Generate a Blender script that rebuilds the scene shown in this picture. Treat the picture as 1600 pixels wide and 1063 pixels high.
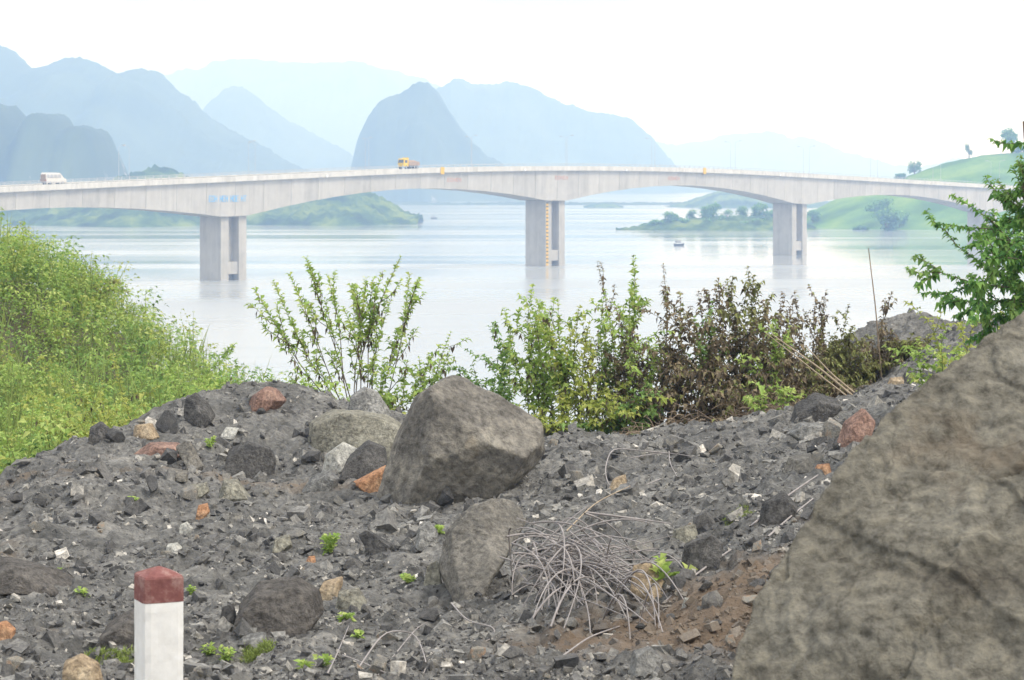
import bpy, bmesh, math, random
import numpy as np

for o in list(bpy.data.objects):
    bpy.data.objects.remove(o)
S = bpy.context.scene
COL = S.collection
rnd = random.Random(7)
rng = np.random.default_rng(7)

# ------------------------------------------------------------------ camera
CAMZ, F, CX, HY = 26.0, 4000.0, 800.0, 275.0        # eye height over the lake, focal length in photo pixels
cam = bpy.data.cameras.new('camera')
cam.sensor_width = 36.0
cam.lens = 36.0 * F / 1600.0
cam.shift_y = -(531.5 - HY) / 1600.0
cam.clip_start, cam.clip_end = 0.1, 30000.0
cam.dof.use_dof = True
cam.dof.focus_distance = 23.0
cam.dof.aperture_fstop = 9.0
camo = bpy.data.objects.new('camera', cam)
camo.location = (0, 0, CAMZ)
camo.rotation_euler = (math.radians(90), 0, 0)
COL.objects.link(camo)
S.camera = camo

# ------------------------------------------------------------------ sky, sun, exposure
SUN_EL, SUN_AZ = math.radians(52), math.radians(105)   # azimuth from +Y towards +X
w = bpy.data.worlds.new('World')
S.world = w
w.use_nodes = True
nt = w.node_tree
nt.nodes.clear()
out = nt.nodes.new('ShaderNodeOutputWorld')
sky = nt.nodes.new('ShaderNodeTexSky')
sky.sky_type = 'NISHITA'
sky.sun_disc = False
sky.sun_elevation = SUN_EL
sky.sun_rotation = SUN_AZ
sky.dust_density = 3.0
bg1 = nt.nodes.new('ShaderNodeBackground')
bg1.inputs['Strength'].default_value = 0.12
nt.links.new(sky.outputs[0], bg1.inputs['Color'])
tc = nt.nodes.new('ShaderNodeTexCoord')
mp = nt.nodes.new('ShaderNodeMapping')
mp.inputs['Scale'].default_value = (1.0, 1.0, 2.2)
nt.links.new(tc.outputs['Generated'], mp.inputs['Vector'])
nz = nt.nodes.new('ShaderNodeTexNoise')
nz.inputs['Scale'].default_value = 5.5
nz.inputs['Detail'].default_value = 6.0
nz.inputs['Roughness'].default_value = 0.55
nt.links.new(mp.outputs[0], nz.inputs['Vector'])
cr = nt.nodes.new('ShaderNodeValToRGB')
cr.color_ramp.elements[0].position = 0.38
cr.color_ramp.elements[0].color = (0.285, 0.29, 0.305, 1)
cr.color_ramp.elements[1].position = 0.60
cr.color_ramp.elements[1].color = (0.96, 0.985, 1.0, 1)
nt.links.new(nz.outputs['Fac'], cr.inputs[0])
bg2 = nt.nodes.new('ShaderNodeBackground')
bg2.inputs['Strength'].default_value = 1.32
nt.links.new(cr.outputs[0], bg2.inputs['Color'])
mx = nt.nodes.new('ShaderNodeMixShader')
mx.inputs[0].default_value = 0.88
nt.links.new(bg1.outputs[0], mx.inputs[1])
nt.links.new(bg2.outputs[0], mx.inputs[2])
nt.links.new(mx.outputs[0], out.inputs['Surface'])

sun = bpy.data.lights.new('sun', 'SUN')
sun.energy = 1.5
sun.angle = math.radians(18)
sun.color = (1.0, 0.955, 0.89)
suno = bpy.data.objects.new('sun', sun)
sd = (math.sin(SUN_AZ) * math.cos(SUN_EL), math.cos(SUN_AZ) * math.cos(SUN_EL), math.sin(SUN_EL))
from mathutils import Vector, Matrix
suno.rotation_euler = Vector(sd).to_track_quat('Z', 'Y').to_euler()
suno.location = (40, 10, 90)
COL.objects.link(suno)

S.view_settings.view_transform = 'Standard'
S.view_settings.look = 'None'
S.view_settings.exposure = 0.84
S.view_settings.gamma = 1.0
S.view_settings.use_curve_mapping = False
S.render.engine = 'CYCLES'
S.cycles.use_denoising = True
S.cycles.volume_bounces = 2
S.cycles.max_bounces = 6
S.cycles.transparent_max_bounces = 8

HAZE_DENSITY = 5.3e-4
HAZE_COLOR = (0.345, 0.53, 0.88)

# ------------------------------------------------------------------ small helpers
def at(px, py, Y):
    return np.array([(px - CX) / F * Y, Y, CAMZ + (HY - py) / F * Y])

def tag(o, label=None, cat=None, group=None, kind=None):
    if label: o['label'] = label
    if cat: o['category'] = cat
    if group: o['group'] = group
    if kind: o['kind'] = kind
    return o

def empty(name, loc=(0, 0, 0), parent=None):
    o = bpy.data.objects.new(name, None)
    o.location = tuple(float(v) for v in loc)
    o.empty_display_size = 0.2
    COL.objects.link(o)
    if parent: o.parent = parent
    return o

def mesh_np(name, V, Fc, mat=None, smooth=False, attr=None):
    """V (n,3); Fc (m,3) or (m,4) int array or list of ragged faces."""
    me = bpy.data.meshes.new(name)
    V = np.asarray(V, dtype=np.float32)
    if isinstance(Fc, np.ndarray):
        k = Fc.shape[1]
        m = len(Fc)
        me.vertices.add(len(V)); me.vertices.foreach_set('co', V.ravel())
        me.loops.add(m * k); me.loops.foreach_set('vertex_index', Fc.astype(np.int32).ravel())
        me.polygons.add(m)
        me.polygons.foreach_set('loop_start', np.arange(0, m * k, k, dtype=np.int32))
        me.polygons.foreach_set('loop_total', np.full(m, k, dtype=np.int32))
    else:
        me.from_pydata([tuple(map(float, v)) for v in V], [], [tuple(f) for f in Fc])
    me.update(calc_edges=True)
    me.polygons.foreach_set('use_smooth', np.full(len(me.polygons), bool(smooth)))
    if attr is not None:
        a = me.attributes.new('tint', 'FLOAT', 'FACE')
        a.data.foreach_set('value', np.asarray(attr, dtype=np.float32))
    if mat: me.materials.append(mat)
    return me

def obj(name, me, parent=None, loc=None):
    o = bpy.data.objects.new(name, me)
    COL.objects.link(o)
    if parent: o.parent = parent
    if loc is not None: o.location = tuple(float(v) for v in loc)
    return o

class MB:
    """collects boxes, prisms and tubes into one mesh"""
    def __init__(s): s.v, s.f = [], []
    def add(s, V, Fc):
        b = len(s.v)
        s.v.extend([tuple(map(float, p)) for p in V]); s.f.extend([tuple(int(i) + b for i in f) for f in Fc]); return s
    def box(s, x0, x1, y0, y1, z0, z1):
        V = [(x0,y0,z0),(x1,y0,z0),(x1,y1,z0),(x0,y1,z0),(x0,y0,z1),(x1,y0,z1),(x1,y1,z1),(x0,y1,z1)]
        return s.add(V, [(0,3,2,1),(4,5,6,7),(0,1,5,4),(1,2,6,5),(2,3,7,6),(3,0,4,7)])
    def loft(s, rings):
        n = len(rings[0]); V = [p for r in rings for p in r]; Fc = []
        for i in range(len(rings) - 1):
            for j in range(n):
                a, b = i*n + j, i*n + (j+1) % n
                Fc.append((a, b, b + n, a + n))
        Fc.append(tuple(range(n))[::-1]); Fc.append(tuple((len(rings)-1)*n + j for j in range(n)))
        return s.add(V, Fc)
    def tube(s, pts, rad, sides=5):
        V, Fc = tube_np(pts, rad, sides)
        return s.add(V, Fc)
    def build(s, name, mat, parent=None, smooth=False, bevel=0.0):
        me = mesh_np(name, s.v, s.f, mat, smooth)
        o = obj(name, me, parent)
        if bevel:
            m = o.modifiers.new('bevel', 'BEVEL'); m.width = bevel; m.segments = 2; m.limit_method = 'ANGLE'
        return o

def tube_np(pts, rad, sides=5):
    P = np.asarray(pts, float); n = len(P)
    rad = np.broadcast_to(np.asarray(rad, float), (n,))
    T = np.gradient(P, axis=0); T /= np.linalg.norm(T, axis=1)[:, None] + 1e-9
    ref = np.array([0.31, 0.87, 0.12]) if abs(T[0][2]) > 0.5 else np.array([0.05, 0.1, 1.0])
    A = np.cross(T, ref); A /= np.linalg.norm(A, axis=1)[:, None] + 1e-9
    B = np.cross(T, A)
    ang = np.arange(sides) / sides * 2 * math.pi
    V = (P[:, None] + rad[:, None, None] * (np.cos(ang)[None, :, None] * A[:, None] + np.sin(ang)[None, :, None] * B[:, None])).reshape(-1, 3)
    Fc = []
    for i in range(n - 1):
        for j in range(sides):
            a, b = i*sides + j, i*sides + (j+1) % sides
            Fc.append((a, b, b + sides, a + sides))
    return V, Fc

# numpy gradient noise -------------------------------------------------------
_perm = np.random.default_rng(3).permutation(512).astype(np.int64)
_perm = np.concatenate([_perm, _perm, _perm])
_g = np.random.default_rng(4).normal(size=(512, 3)); _g /= np.linalg.norm(_g, axis=1)[:, None]
def perlin(p):
    p = np.asarray(p, float); i = np.floor(p).astype(np.int64); f = p - i
    u = f*f*f*(f*(f*6 - 15) + 10); i &= 511
    r = 0
    for dx in (0, 1):
        for dy in (0, 1):
            for dz in (0, 1):
                h = _perm[_perm[_perm[(i[..., 0]+dx) & 511] + ((i[..., 1]+dy) & 511)] + ((i[..., 2]+dz) & 511)]
                gr = _g[h]
                d = (gr * (f - np.array([dx, dy, dz]))).sum(-1)
                wgt = (u[..., 0] if dx else 1-u[..., 0]) * (u[..., 1] if dy else 1-u[..., 1]) * (u[..., 2] if dz else 1-u[..., 2])
                r = r + wgt * d
    return r * 1.4
def fbm(p, oct=4, lac=2.1, gain=0.5):
    p = np.asarray(p, float); r = 0; a = 1.0
    for k in range(oct):
        r = r + a * perlin(p + 17.3 * k); p = p * lac; a *= gain
    return r
def ridged(p, oct=4, lac=2.1, gain=0.5):
    p = np.asarray(p, float); r = 0; a = 1.0
    for k in range(oct):
        r = r + a * (1 - 2*np.abs(perlin(p + 11.7 * k))); p = p * lac; a *= gain
    return r

# ------------------------------------------------------------------ materials
def new_mat(name):
    m = bpy.data.materials.new(name); m.use_nodes = True
    n = m.node_tree; n.nodes.clear()
    o = n.nodes.new('ShaderNodeOutputMaterial'); b = n.nodes.new('ShaderNodeBsdfPrincipled')
    n.links.new(b.outputs[0], o.inputs['Surface'])
    b.inputs['Roughness'].default_value = 0.85
    if 'Specular IOR Level' in b.inputs: b.inputs['Specular IOR Level'].default_value = 0.25
    return m, n, b, o

def N(n, t, **kw):
    x = n.nodes.new(t)
    for k, v in kw.items():
        if k in x.inputs: x.inputs[k].default_value = v
        else: setattr(x, k, v)
    return x

def ramp(n, stops):
    r = n.nodes.new('ShaderNodeValToRGB'); e = r.color_ramp.elements
    while len(e) < len(stops): e.new(0.5)
    for i, (p, c) in enumerate(stops):
        e[i].position = p; e[i].color = (*c, 1)
    return r

def rock_mat(name, stops, scale=3.0, random_amt=0.0, tint_attr=False, bump=0.5, spots=None, objspace=True, layers=0.0, cracks=0.0, patch=None):
    """stops: colour ramp over noise; random_amt shifts the ramp per object; tint_attr shifts it per face"""
    m, n, b, o = new_mat(name)
    tcn = N(n, 'ShaderNodeTexCoord'); geo = N(n, 'ShaderNodeNewGeometry')
    vec = tcn.outputs['Object'] if objspace else geo.outputs['Position']
    n1 = N(n, 'ShaderNodeTexNoise', Scale=scale, Detail=9.0, Roughness=0.62)
    n.links.new(vec, n1.inputs['Vector'])
    fac = n1.outputs['Fac']
    if layers:
        mpn = N(n, 'ShaderNodeMapping'); mpn.inputs['Scale'].default_value = (scale*.5, scale*.5, scale*3.2); mpn.inputs['Rotation'].default_value = (0.35, 0.5, 0)
        n.links.new(vec, mpn.inputs['Vector'])
        n3 = N(n, 'ShaderNodeTexNoise', Scale=1.0, Detail=6.0, Roughness=0.6); n.links.new(mpn.outputs[0], n3.inputs['Vector'])
        mxn = N(n, 'ShaderNodeMix'); mxn.inputs[0].default_value = layers
        n.links.new(fac, mxn.inputs[2]); n.links.new(n3.outputs['Fac'], mxn.inputs[3]); fac = mxn.outputs[0]
    def shift(src, amt, fac):
        a = N(n, 'ShaderNodeMath', operation='SUBTRACT'); a.inputs[1].default_value = 0.5; n.links.new(src, a.inputs[0])
        c = N(n, 'ShaderNodeMath', operation='MULTIPLY_ADD'); c.inputs[1].default_value = amt
        n.links.new(a.outputs[0], c.inputs[0]); n.links.new(fac, c.inputs[2]); return c.outputs[0]
    if random_amt:
        oi = N(n, 'ShaderNodeObjectInfo'); fac = shift(oi.outputs['Random'], random_amt, fac)
    if tint_attr:
        at_ = N(n, 'ShaderNodeAttribute'); at_.attribute_name = 'tint'; fac = shift(at_.outputs['Fac'], 1.0, fac)
    r = ramp(n, stops); n.links.new(fac, r.inputs[0])
    colr = r.outputs[0]
    n2 = N(n, 'ShaderNodeTexNoise', Scale=scale*9, Detail=8.0, Roughness=0.7); n.links.new(vec, n2.inputs['Vector'])
    sp = ramp(n, [(0.34, (0.42, 0.41, 0.40)), (0.5, (1, 1, 1)), (0.66, (1.6, 1.57, 1.5))]); n.links.new(n2.outputs['Fac'], sp.inputs[0])
    mul = N(n, 'ShaderNodeMix', data_type='RGBA', blend_type='MULTIPLY'); mul.inputs[0].default_value = 0.85
    n.links.new(colr, mul.inputs[6]); n.links.new(sp.outputs[0], mul.inputs[7]); colr = mul.outputs[2]
    if spots:
        n4 = N(n, 'ShaderNodeTexNoise', Scale=spots[1], Detail=5.0, Roughness=0.6); n.links.new(vec, n4.inputs['Vector'])
        rr = ramp(n, [(spots[2], (0, 0, 0)), (spots[2] + 0.12, (1, 1, 1))]); n.links.new(n4.outputs['Fac'], rr.inputs[0])
        mk = N(n, 'ShaderNodeMix', data_type='RGBA'); n.links.new(rr.outputs[0], mk.inputs[0]); n.links.new(colr, mk.inputs[6]); mk.inputs[7].default_value = (*spots[0], 1); colr = mk.outputs[2]
    if patch:
        (cx_, cy_, cz_), rad_, pc_ = patch
        vs = N(n, 'ShaderNodeVectorMath', operation='DISTANCE'); n.links.new(geo.outputs['Position'], vs.inputs[0]); vs.inputs[1].default_value = (cx_, cy_, cz_)
        np_ = N(n, 'ShaderNodeTexNoise', Scale=2.2, Detail=6.0, Roughness=0.65); n.links.new(geo.outputs['Position'], np_.inputs['Vector'])
        ma_ = N(n, 'ShaderNodeMath', operation='MULTIPLY_ADD'); ma_.inputs[1].default_value = 2.6; n.links.new(np_.outputs['Fac'], ma_.inputs[0]); n.links.new(vs.outputs['Value'], ma_.inputs[2])
        mr_ = N(n, 'ShaderNodeMapRange'); mr_.inputs[1].default_value = rad_ + 1.1; mr_.inputs[2].default_value = rad_ + 1.9; mr_.inputs[3].default_value = 0.85; mr_.inputs[4].default_value = 0.0; n.links.new(ma_.outputs[0], mr_.inputs[0])
        mp_ = N(n, 'ShaderNodeMix', data_type='RGBA'); n.links.new(mr_.outputs[0], mp_.inputs[0]); n.links.new(colr, mp_.inputs[6]); mp_.inputs[7].default_value = (*pc_, 1); colr = mp_.outputs[2]
    if cracks:
        wv = N(n, 'ShaderNodeTexNoise', Scale=scale*1.6, Detail=4.0); n.links.new(vec, wv.inputs['Vector'])
        wm_ = N(n, 'ShaderNodeMix', data_type='VECTOR'); wm_.inputs[0].default_value = 0.35; n.links.new(vec, wm_.inputs[4]); n.links.new(wv.outputs['Color'], wm_.inputs[5])
        vc = N(n, 'ShaderNodeTexVoronoi', Scale=scale*2.4); vc.feature = 'DISTANCE_TO_EDGE'; n.links.new(wm_.outputs[1], vc.inputs['Vector'])
        rc = ramp(n, [(0.0, (0.35, 0.33, 0.31)), (0.035, (1, 1, 1))]); n.links.new(vc.outputs['Distance'], rc.inputs[0])
        mc = N(n, 'ShaderNodeMix', data_type='RGBA', blend_type='MULTIPLY'); mc.inputs[0].default_value = cracks
        n.links.new(colr, mc.inputs[6]); n.links.new(rc.outputs[0], mc.inputs[7]); colr = mc.outputs[2]
    n.links.new(colr, b.inputs['Base Color'])
    vo = N(n, 'ShaderNodeTexVoronoi', Scale=scale*2.2); vo.feature = 'DISTANCE_TO_EDGE' if layers else 'F1'
    n.links.new(vec, vo.inputs['Vector'])
    ad = N(n, 'ShaderNodeMath', operation='MULTIPLY_ADD'); ad.inputs[1].default_value = 0.25; n.links.new(vo.outputs['Distance'], ad.inputs[0]); n.links.new(n2.outputs['Fac'], ad.inputs[2])
    ad2 = N(n, 'ShaderNodeMath', operation='ADD'); n.links.new(ad.outputs[0], ad2.inputs[0]); n.links.new(fac, ad2.inputs[1])
    bp = N(n, 'ShaderNodeBump', Strength=bump, Distance=0.06); n.links.new(ad2.outputs[0], bp.inputs['Height'])
    n.links.new(bp.outputs[0], b.inputs['Normal'])
    return m

def leaf_mat(name, stops, trans=0.42):
    m, n, b, o = new_mat(name)
    at_ = N(n, 'ShaderNodeAttribute'); at_.attribute_name = 'tint'
    r = ramp(n, stops); n.links.new(at_.outputs['Fac'], r.inputs[0])
    n.links.new(r.outputs[0], b.inputs['Base Color'])
    b.inputs['Roughness'].default_value = 0.68
    t = N(n, 'ShaderNodeBsdfTranslucent'); n.links.new(r.outputs[0], t.inputs['Color'])
    mxs = N(n, 'ShaderNodeMixShader'); mxs.inputs[0].default_value = trans
    n.links.new(b.outputs[0], mxs.inputs[1]); n.links.new(t.outputs[0], mxs.inputs[2]); n.links.new(mxs.outputs[0], o.inputs['Surface'])
    return m

def plain(name, c, rough=0.8, var=0.15, scale=6.0, metal=0.0):
    m, n, b, o = new_mat(name)
    tcn = N(n, 'ShaderNodeTexCoord')
    n1 = N(n, 'ShaderNodeTexNoise', Scale=scale, Detail=6.0, Roughness=0.6); n.links.new(tcn.outputs['Object'], n1.inputs['Vector'])
    lo = tuple(x * (1 - var) for x in c); hi = tuple(min(1, x * (1 + var)) for x in c)
    r = ramp(n, [(0.3, lo), (0.7, hi)]); n.links.new(n1.outputs['Fac'], r.inputs[0]); n.links.new(r.outputs[0], b.inputs['Base Color'])
    b.inputs['Roughness'].default_value = rough; b.inputs['Metallic'].default_value = metal
    return m

M = {}
M['ground'] = rock_mat('rubble_ground', [(0.25, (0.078, 0.078, 0.077)), (0.5, (0.163, 0.161, 0.156)), (0.75, (0.275, 0.268, 0.253))], scale=1.6, bump=0.9, spots=((0.22, 0.165, 0.115), 0.42, 0.61), objspace=False, patch=((1.35, 14.8, 23.45), 1.0, (0.20, 0.145, 0.10)))
M['stone'] = rock_mat('rubble_stone', [(0.05, (0.062, 0.062, 0.064)), (0.4, (0.141, 0.139, 0.139)), (0.62, (0.215, 0.210, 0.201)), (0.82, (0.308, 0.290, 0.252)), (0.97, (0.382, 0.259, 0.179))], scale=5.0, random_amt=0.72, bump=0.6)
M['gravel'] = rock_mat('gravel_chips', [(0.05, (0.062, 0.062, 0.064)), (0.45, (0.141, 0.138, 0.136)), (0.7, (0.246, 0.241, 0.228)), (0.88, (0.418, 0.394, 0.357)), (1.0, (0.677, 0.641, 0.591))], scale=4.0, tint_attr=True, bump=0.4, objspace=False, patch=((1.35, 14.8, 23.45), 0.7, (0.185, 0.145, 0.108)))
M['boulder'] = rock_mat('boulder_rock', [(0.3, (0.090, 0.083, 0.075)), (0.5, (0.201, 0.188, 0.168)), (0.7, (0.349, 0.323, 0.275))], scale=1.5, bump=0.9, layers=0.4, spots=((0.30, 0.23, 0.15), 0.9, 0.63), cracks=0.3)
M['dark'] = rock_mat('dark_rock', [(0.3, (0.051, 0.050, 0.051)), (0.55, (0.114, 0.111, 0.109)), (0.75, (0.194, 0.188, 0.182))], scale=3.5, bump=0.8, random_amt=0.15, cracks=0.7)
M['grey'] = rock_mat('grey_rock', [(0.3, (0.114, 0.114, 0.114)), (0.52, (0.228, 0.228, 0.222)), (0.75, (0.388, 0.382, 0.365))], scale=3.5, bump=0.7, random_amt=0.2, cracks=0.7)
M['pale'] = rock_mat('pale_rock', [(0.3, (0.25, 0.25, 0.23)), (0.52, (0.42, 0.415, 0.385)), (0.75, (0.6, 0.59, 0.56))], scale=4, bump=0.5)
M['olive'] = rock_mat('olive_grey_rock', [(0.3, (0.137, 0.131, 0.108)), (0.52, (0.285, 0.274, 0.228)), (0.75, (0.433, 0.422, 0.353))], scale=2.6, bump=0.8, layers=0.3, cracks=0.7)
M['red'] = rock_mat('reddish_rock', [(0.3, (0.125, 0.085, 0.074)), (0.52, (0.274, 0.171, 0.137)), (0.75, (0.433, 0.296, 0.239))], scale=3.5, bump=0.7)
M['orange'] = rock_mat('orange_rock', [(0.3, (0.251, 0.125, 0.068)), (0.52, (0.479, 0.262, 0.148)), (0.75, (0.627, 0.433, 0.285))], scale=4, bump=0.7)
M['tan'] = rock_mat('tan_rock', [(0.3, (0.228, 0.171, 0.114)), (0.52, (0.410, 0.319, 0.217)), (0.75, (0.570, 0.479, 0.353))], scale=4, bump=0.7)
M['clay'] = rock_mat('clay_lump', [(0.3, (0.125, 0.118, 0.105)), (0.52, (0.225, 0.212, 0.19)), (0.75, (0.33, 0.312, 0.28))], scale=2.6, bump=0.9, layers=0.45, cracks=0.25)
M['outcrop'] = rock_mat('outcrop_rock', [(0.27, (0.095, 0.085, 0.070)), (0.42, (0.164, 0.153, 0.126)), (0.58, (0.220, 0.208, 0.175)), (0.8, (0.329, 0.315, 0.276))], scale=1.7, bump=0.8, layers=0.5, spots=((0.20, 0.155, 0.11), 0.9, 0.63), cracks=0.45, objspace=False)
M['umber'] = rock_mat('umber_rock', [(0.3, (0.075, 0.069, 0.064)), (0.52, (0.145, 0.134, 0.125)), (0.75, (0.225, 0.21, 0.195))], scale=2.6, bump=1.0, layers=0.4, cracks=0.4)
M['slope'] = plain('bank_soil', (0.11, 0.095, 0.065), 0.95, 0.4, 0.8)
M['leaf_green'] = leaf_mat('leaf_green', [(0.0, (0.065, 0.103, 0.027)), (0.45, (0.232, 0.346, 0.076)), (0.8, (0.389, 0.540, 0.140)), (1.0, (0.540, 0.616, 0.205))])
M['leaf_mid'] = leaf_mat('leaf_mid', [(0.0, (0.054, 0.097, 0.029)), (0.5, (0.173, 0.302, 0.081)), (1.0, (0.335, 0.486, 0.151))])
M['leaf_deep'] = leaf_mat('leaf_deep', [(0.0, (0.041, 0.100, 0.032)), (0.5, (0.119, 0.274, 0.077)), (1.0, (0.292, 0.493, 0.128))])
M['leaf_yellow'] = leaf_mat('leaf_yellow', [(0.0, (0.108, 0.113, 0.027)), (0.5, (0.302, 0.378, 0.076)), (1.0, (0.508, 0.529, 0.151))])
M['leaf_dry'] = leaf_mat('leaf_dry', [(0.0, (0.06, 0.045, 0.032)), (0.45, (0.17, 0.132, 0.085)), (0.8, (0.31, 0.25, 0.16)), (1.0, (0.27, 0.30, 0.10))], 0.25)
M['leaf_olive'] = leaf_mat('leaf_olive', [(0.0, (0.067, 0.057, 0.033)), (0.5, (0.195, 0.195, 0.075)), (1.0, (0.324, 0.365, 0.121))], 0.25)
M['stem'] = plain('plant_stem', (0.16, 0.125, 0.095), 0.8, 0.3, 8)
M['stem_green'] = plain('green_stem', (0.17, 0.19, 0.09), 0.7, 0.3, 8)
M['twig'] = plain('bleached_twig', (0.31, 0.285, 0.28), 0.8, 0.25, 10)
M['cane'] = plain('dry_cane', (0.36, 0.29, 0.21), 0.8, 0.25, 10)
M['straw'] = plain('dry_straw', (0.27, 0.21, 0.155), 0.9, 0.35, 4)
M['grass'] = leaf_mat('grass_blade', [(0.0, (0.14, 0.18, 0.05)), (1.0, (0.36, 0.44, 0.13))])

# ================================================================== THE SETTING
# ------------------------------------------------------------------ lake
m, n, b, o_ = new_mat('lake_water')
geo = N(n, 'ShaderNodeNewGeometry')
b.inputs['Base Color'].default_value = (0.34, 0.36, 0.375, 1)
b.inputs['IOR'].default_value = 1.333
b.inputs['Specular IOR Level'].default_value = 0.62
mpn = N(n, 'ShaderNodeMapping'); mpn.inputs['Scale'].default_value = (0.0022, 0.016, 1); mpn.inputs['Rotation'].default_value = (0, 0, math.radians(-4))
n.links.new(geo.outputs['Position'], mpn.inputs['Vector'])
nb = N(n, 'ShaderNodeTexNoise', Scale=1.0, Detail=6.0, Roughness=0.58, Distortion=0.5); n.links.new(mpn.outputs[0], nb.inputs['Vector'])
# a wind line: ruffled water on the near side of it, calmer streaks beyond
sx = N(n, 'ShaderNodeSeparateXYZ'); n.links.new(geo.outputs['Position'], sx.inputs[0])
wl = N(n, 'ShaderNodeMath', operation='MULTIPLY_ADD'); wl.inputs[1].default_value = 120.0; n.links.new(nb.outputs['Fac'], wl.inputs[0]); n.links.new(sx.outputs['Y'], wl.inputs[2])
wr = N(n, 'ShaderNodeMapRange'); wr.inputs[1].default_value = 690; wr.inputs[2].default_value = 735; wr.inputs[3].default_value = 0.07; wr.inputs[4].default_value = -0.03
n.links.new(wl.outputs[0], wr.inputs[0])
rr = N(n, 'ShaderNodeMapRange'); rr.inputs[1].default_value = 0.38; rr.inputs[2].default_value = 0.66; rr.inputs[3].default_value = 0.09; rr.inputs[4].default_value = 0.26
n.links.new(nb.outputs['Fac'], rr.inputs[0])
sm = N(n, 'ShaderNodeMath', operation='ADD'); n.links.new(rr.outputs[0], sm.inputs[0]); n.links.new(wr.outputs[0], sm.inputs[1])
n.links.new(sm.outputs[0], b.inputs['Roughness'])
mp2 = N(n, 'ShaderNodeMapping'); mp2.inputs['Scale'].default_value = (0.12, 0.45, 1); n.links.new(geo.outputs['Position'], mp2.inputs['Vector'])
nw = N(n, 'ShaderNodeTexNoise', Scale=1.0, Detail=4.0); n.links.new(mp2.outputs[0], nw.inputs['Vector'])
bp = N(n, 'ShaderNodeBump', Strength=0.07, Distance=0.25); n.links.new(nw.outputs['Fac'], bp.inputs['Height']); n.links.new(bp.outputs[0], b.inputs['Normal'])
M['water'] = m
me = mesh_np('water', [(-6500, 30, 0), (6500, 30, 0), (6500, 7300, 0), (-6500, 7300, 0)], np.array([[0, 1, 2, 3]]), M['water'])
tag(obj('water', me), 'pale grey lake with calm and ruffled streaks', kind='structure')
me = mesh_np('ground', [(-6600, -600, -1.0), (6600, -600, -1.0), (6600, 7400, -1.0), (-6600, 7400, -1.0)], np.array([[0, 1, 2, 3]]), M['slope'])
tag(obj('ground', me), 'bed of the lake and land around it', kind='structure')

# ------------------------------------------------------------------ roadside terrain from measured points
CP = []
def c(px, py, Y): CP.append((*at(px, py, Y)[:2], at(px, py, Y)[2]))
for a in [(-200,1063,13),(0,1063,13.3),(300,1063,13.3),(600,1063,13.5),(900,1063,13.5),(1150,1063,13),(1500,1100,12),
          (0,1000,15.2),(300,980,16),(600,980,16),(900,1000,15),(1100,980,14.6),
          (0,900,19.2),(150,900,19.2),(350,890,19.5),(600,890,19.5),(800,900,18.5),(1000,900,17.2),(1150,880,16.5),
          (0,840,21.8),(150,800,23.5),(300,800,23.6),(500,810,23.8),(700,800,24),(900,800,21.5),(1050,800,20.5),(1200,790,19.5),(1280,800,18.5),
          (100,730,26.3),(0,790,24.2),(200,720,27),(350,720,27.5),(500,720,28),(620,730,28),(850,720,26),(1000,720,25.5),(1150,710,25.5),(1280,700,25),(1350,650,26.5),
          (140,692,28),(200,668,30),(320,634,32.5),(430,652,33),(520,662,33.3),(600,676,33),(680,680,32.5),(760,692,32),(850,692,31.5),(1000,688,31),(1150,672,31.5),(1250,655,32),(1330,622,33),(1440,572,33),(1480,530,33),(1600,500,33),
          (1300,545,39),(1400,518,40),(1480,516,40),(1560,530,39),(1350,600,35)]:
    c(*a)
def cw(x, y, z): CP.append((x, y, CAMZ + z))
for x in (-2, -1, 0, 1, 2, 3): cw(x, 36.5, -4.7); cw(x, 43, -9.5)
for x in (-3, 0, 3, 8): cw(x, 62, -20); cw(x, 82, -29)
for a in [(5.5,45,-6),(8,45,-5),(14,60,-15),(14,45,-5),(30,40,-2),(30,80,-27),(30,20,-2),(14,20,-2),(14,30,-1.8),
          (-6.0,24,-4.0),(-6.0,30,-4.3),(-5.4,33,-4.4),(-6,18,-3.3),(-9,22,-4.0),(-9,30,-4.6),(-8,40,-4.8),(-5,40,-4.5),(-10,50,-4.5),(-6,50,-5.1),
          (-13,65,-3.6),(-11.4,65,-4.3),(-9.75,65,-5.0),(-8.1,62,-6.1),(-4.75,48,-5.0),(-2.9,41,-5.1),(-4,60,-12),(-8,75,-13),(-13,85,-12),(-10,100,-24),(-16,70,-2.8),(-30,60,-1.5),(-30,20,-3),(-40,100,-10),(-40,130,-28),(-15,120,-30),
          (-30,0,-2.6),(0,0,-2.5),(30,0,-2.4),(0,8,-2.5),(-5,9,-2.6),(5,9,-2.3),(-30,-30,-2.6),(30,-30,-2.4)]:
    cw(*a)
CP = np.array(CP)
def _phi(r2): return 0.5 * r2 * np.log(r2 + 1e-9)
_n = len(CP)
_D = ((CP[:, None, :2] - CP[None, :, :2])**2).sum(-1)
_A = np.zeros((_n+3, _n+3)); _A[:_n, :_n] = _phi(_D) + 0.02*np.eye(_n)
_A[:_n, _n] = 1; _A[:_n, _n+1:] = CP[:, :2]; _A[_n, :_n] = 1; _A[_n+1:, :_n] = CP[:, :2].T
_w = np.linalg.solve(_A, np.concatenate([CP[:, 2], np.zeros(3)]))
def base_h(x, y):
    x = np.asarray(x, float); y = np.asarray(y, float); sh = x.shape
    q = np.stack([x.ravel(), y.ravel()], 1); outz = np.empty(len(q))
    for i in range(0, len(q), 20000):
        s = q[i:i+20000]
        d = (s[:, None, 0]-CP[None, :, 0])**2 + (s[:, None, 1]-CP[None, :, 1])**2
        outz[i:i+20000] = _phi(d) @ _w[:_n] + _w[_n] + s @ _w[_n+1:]
    return outz.reshape(sh)
def smooth(e0, e1, x):
    t = np.clip((x-e0)/(e1-e0), 0, 1); return t*t*(3-2*t)
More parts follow.
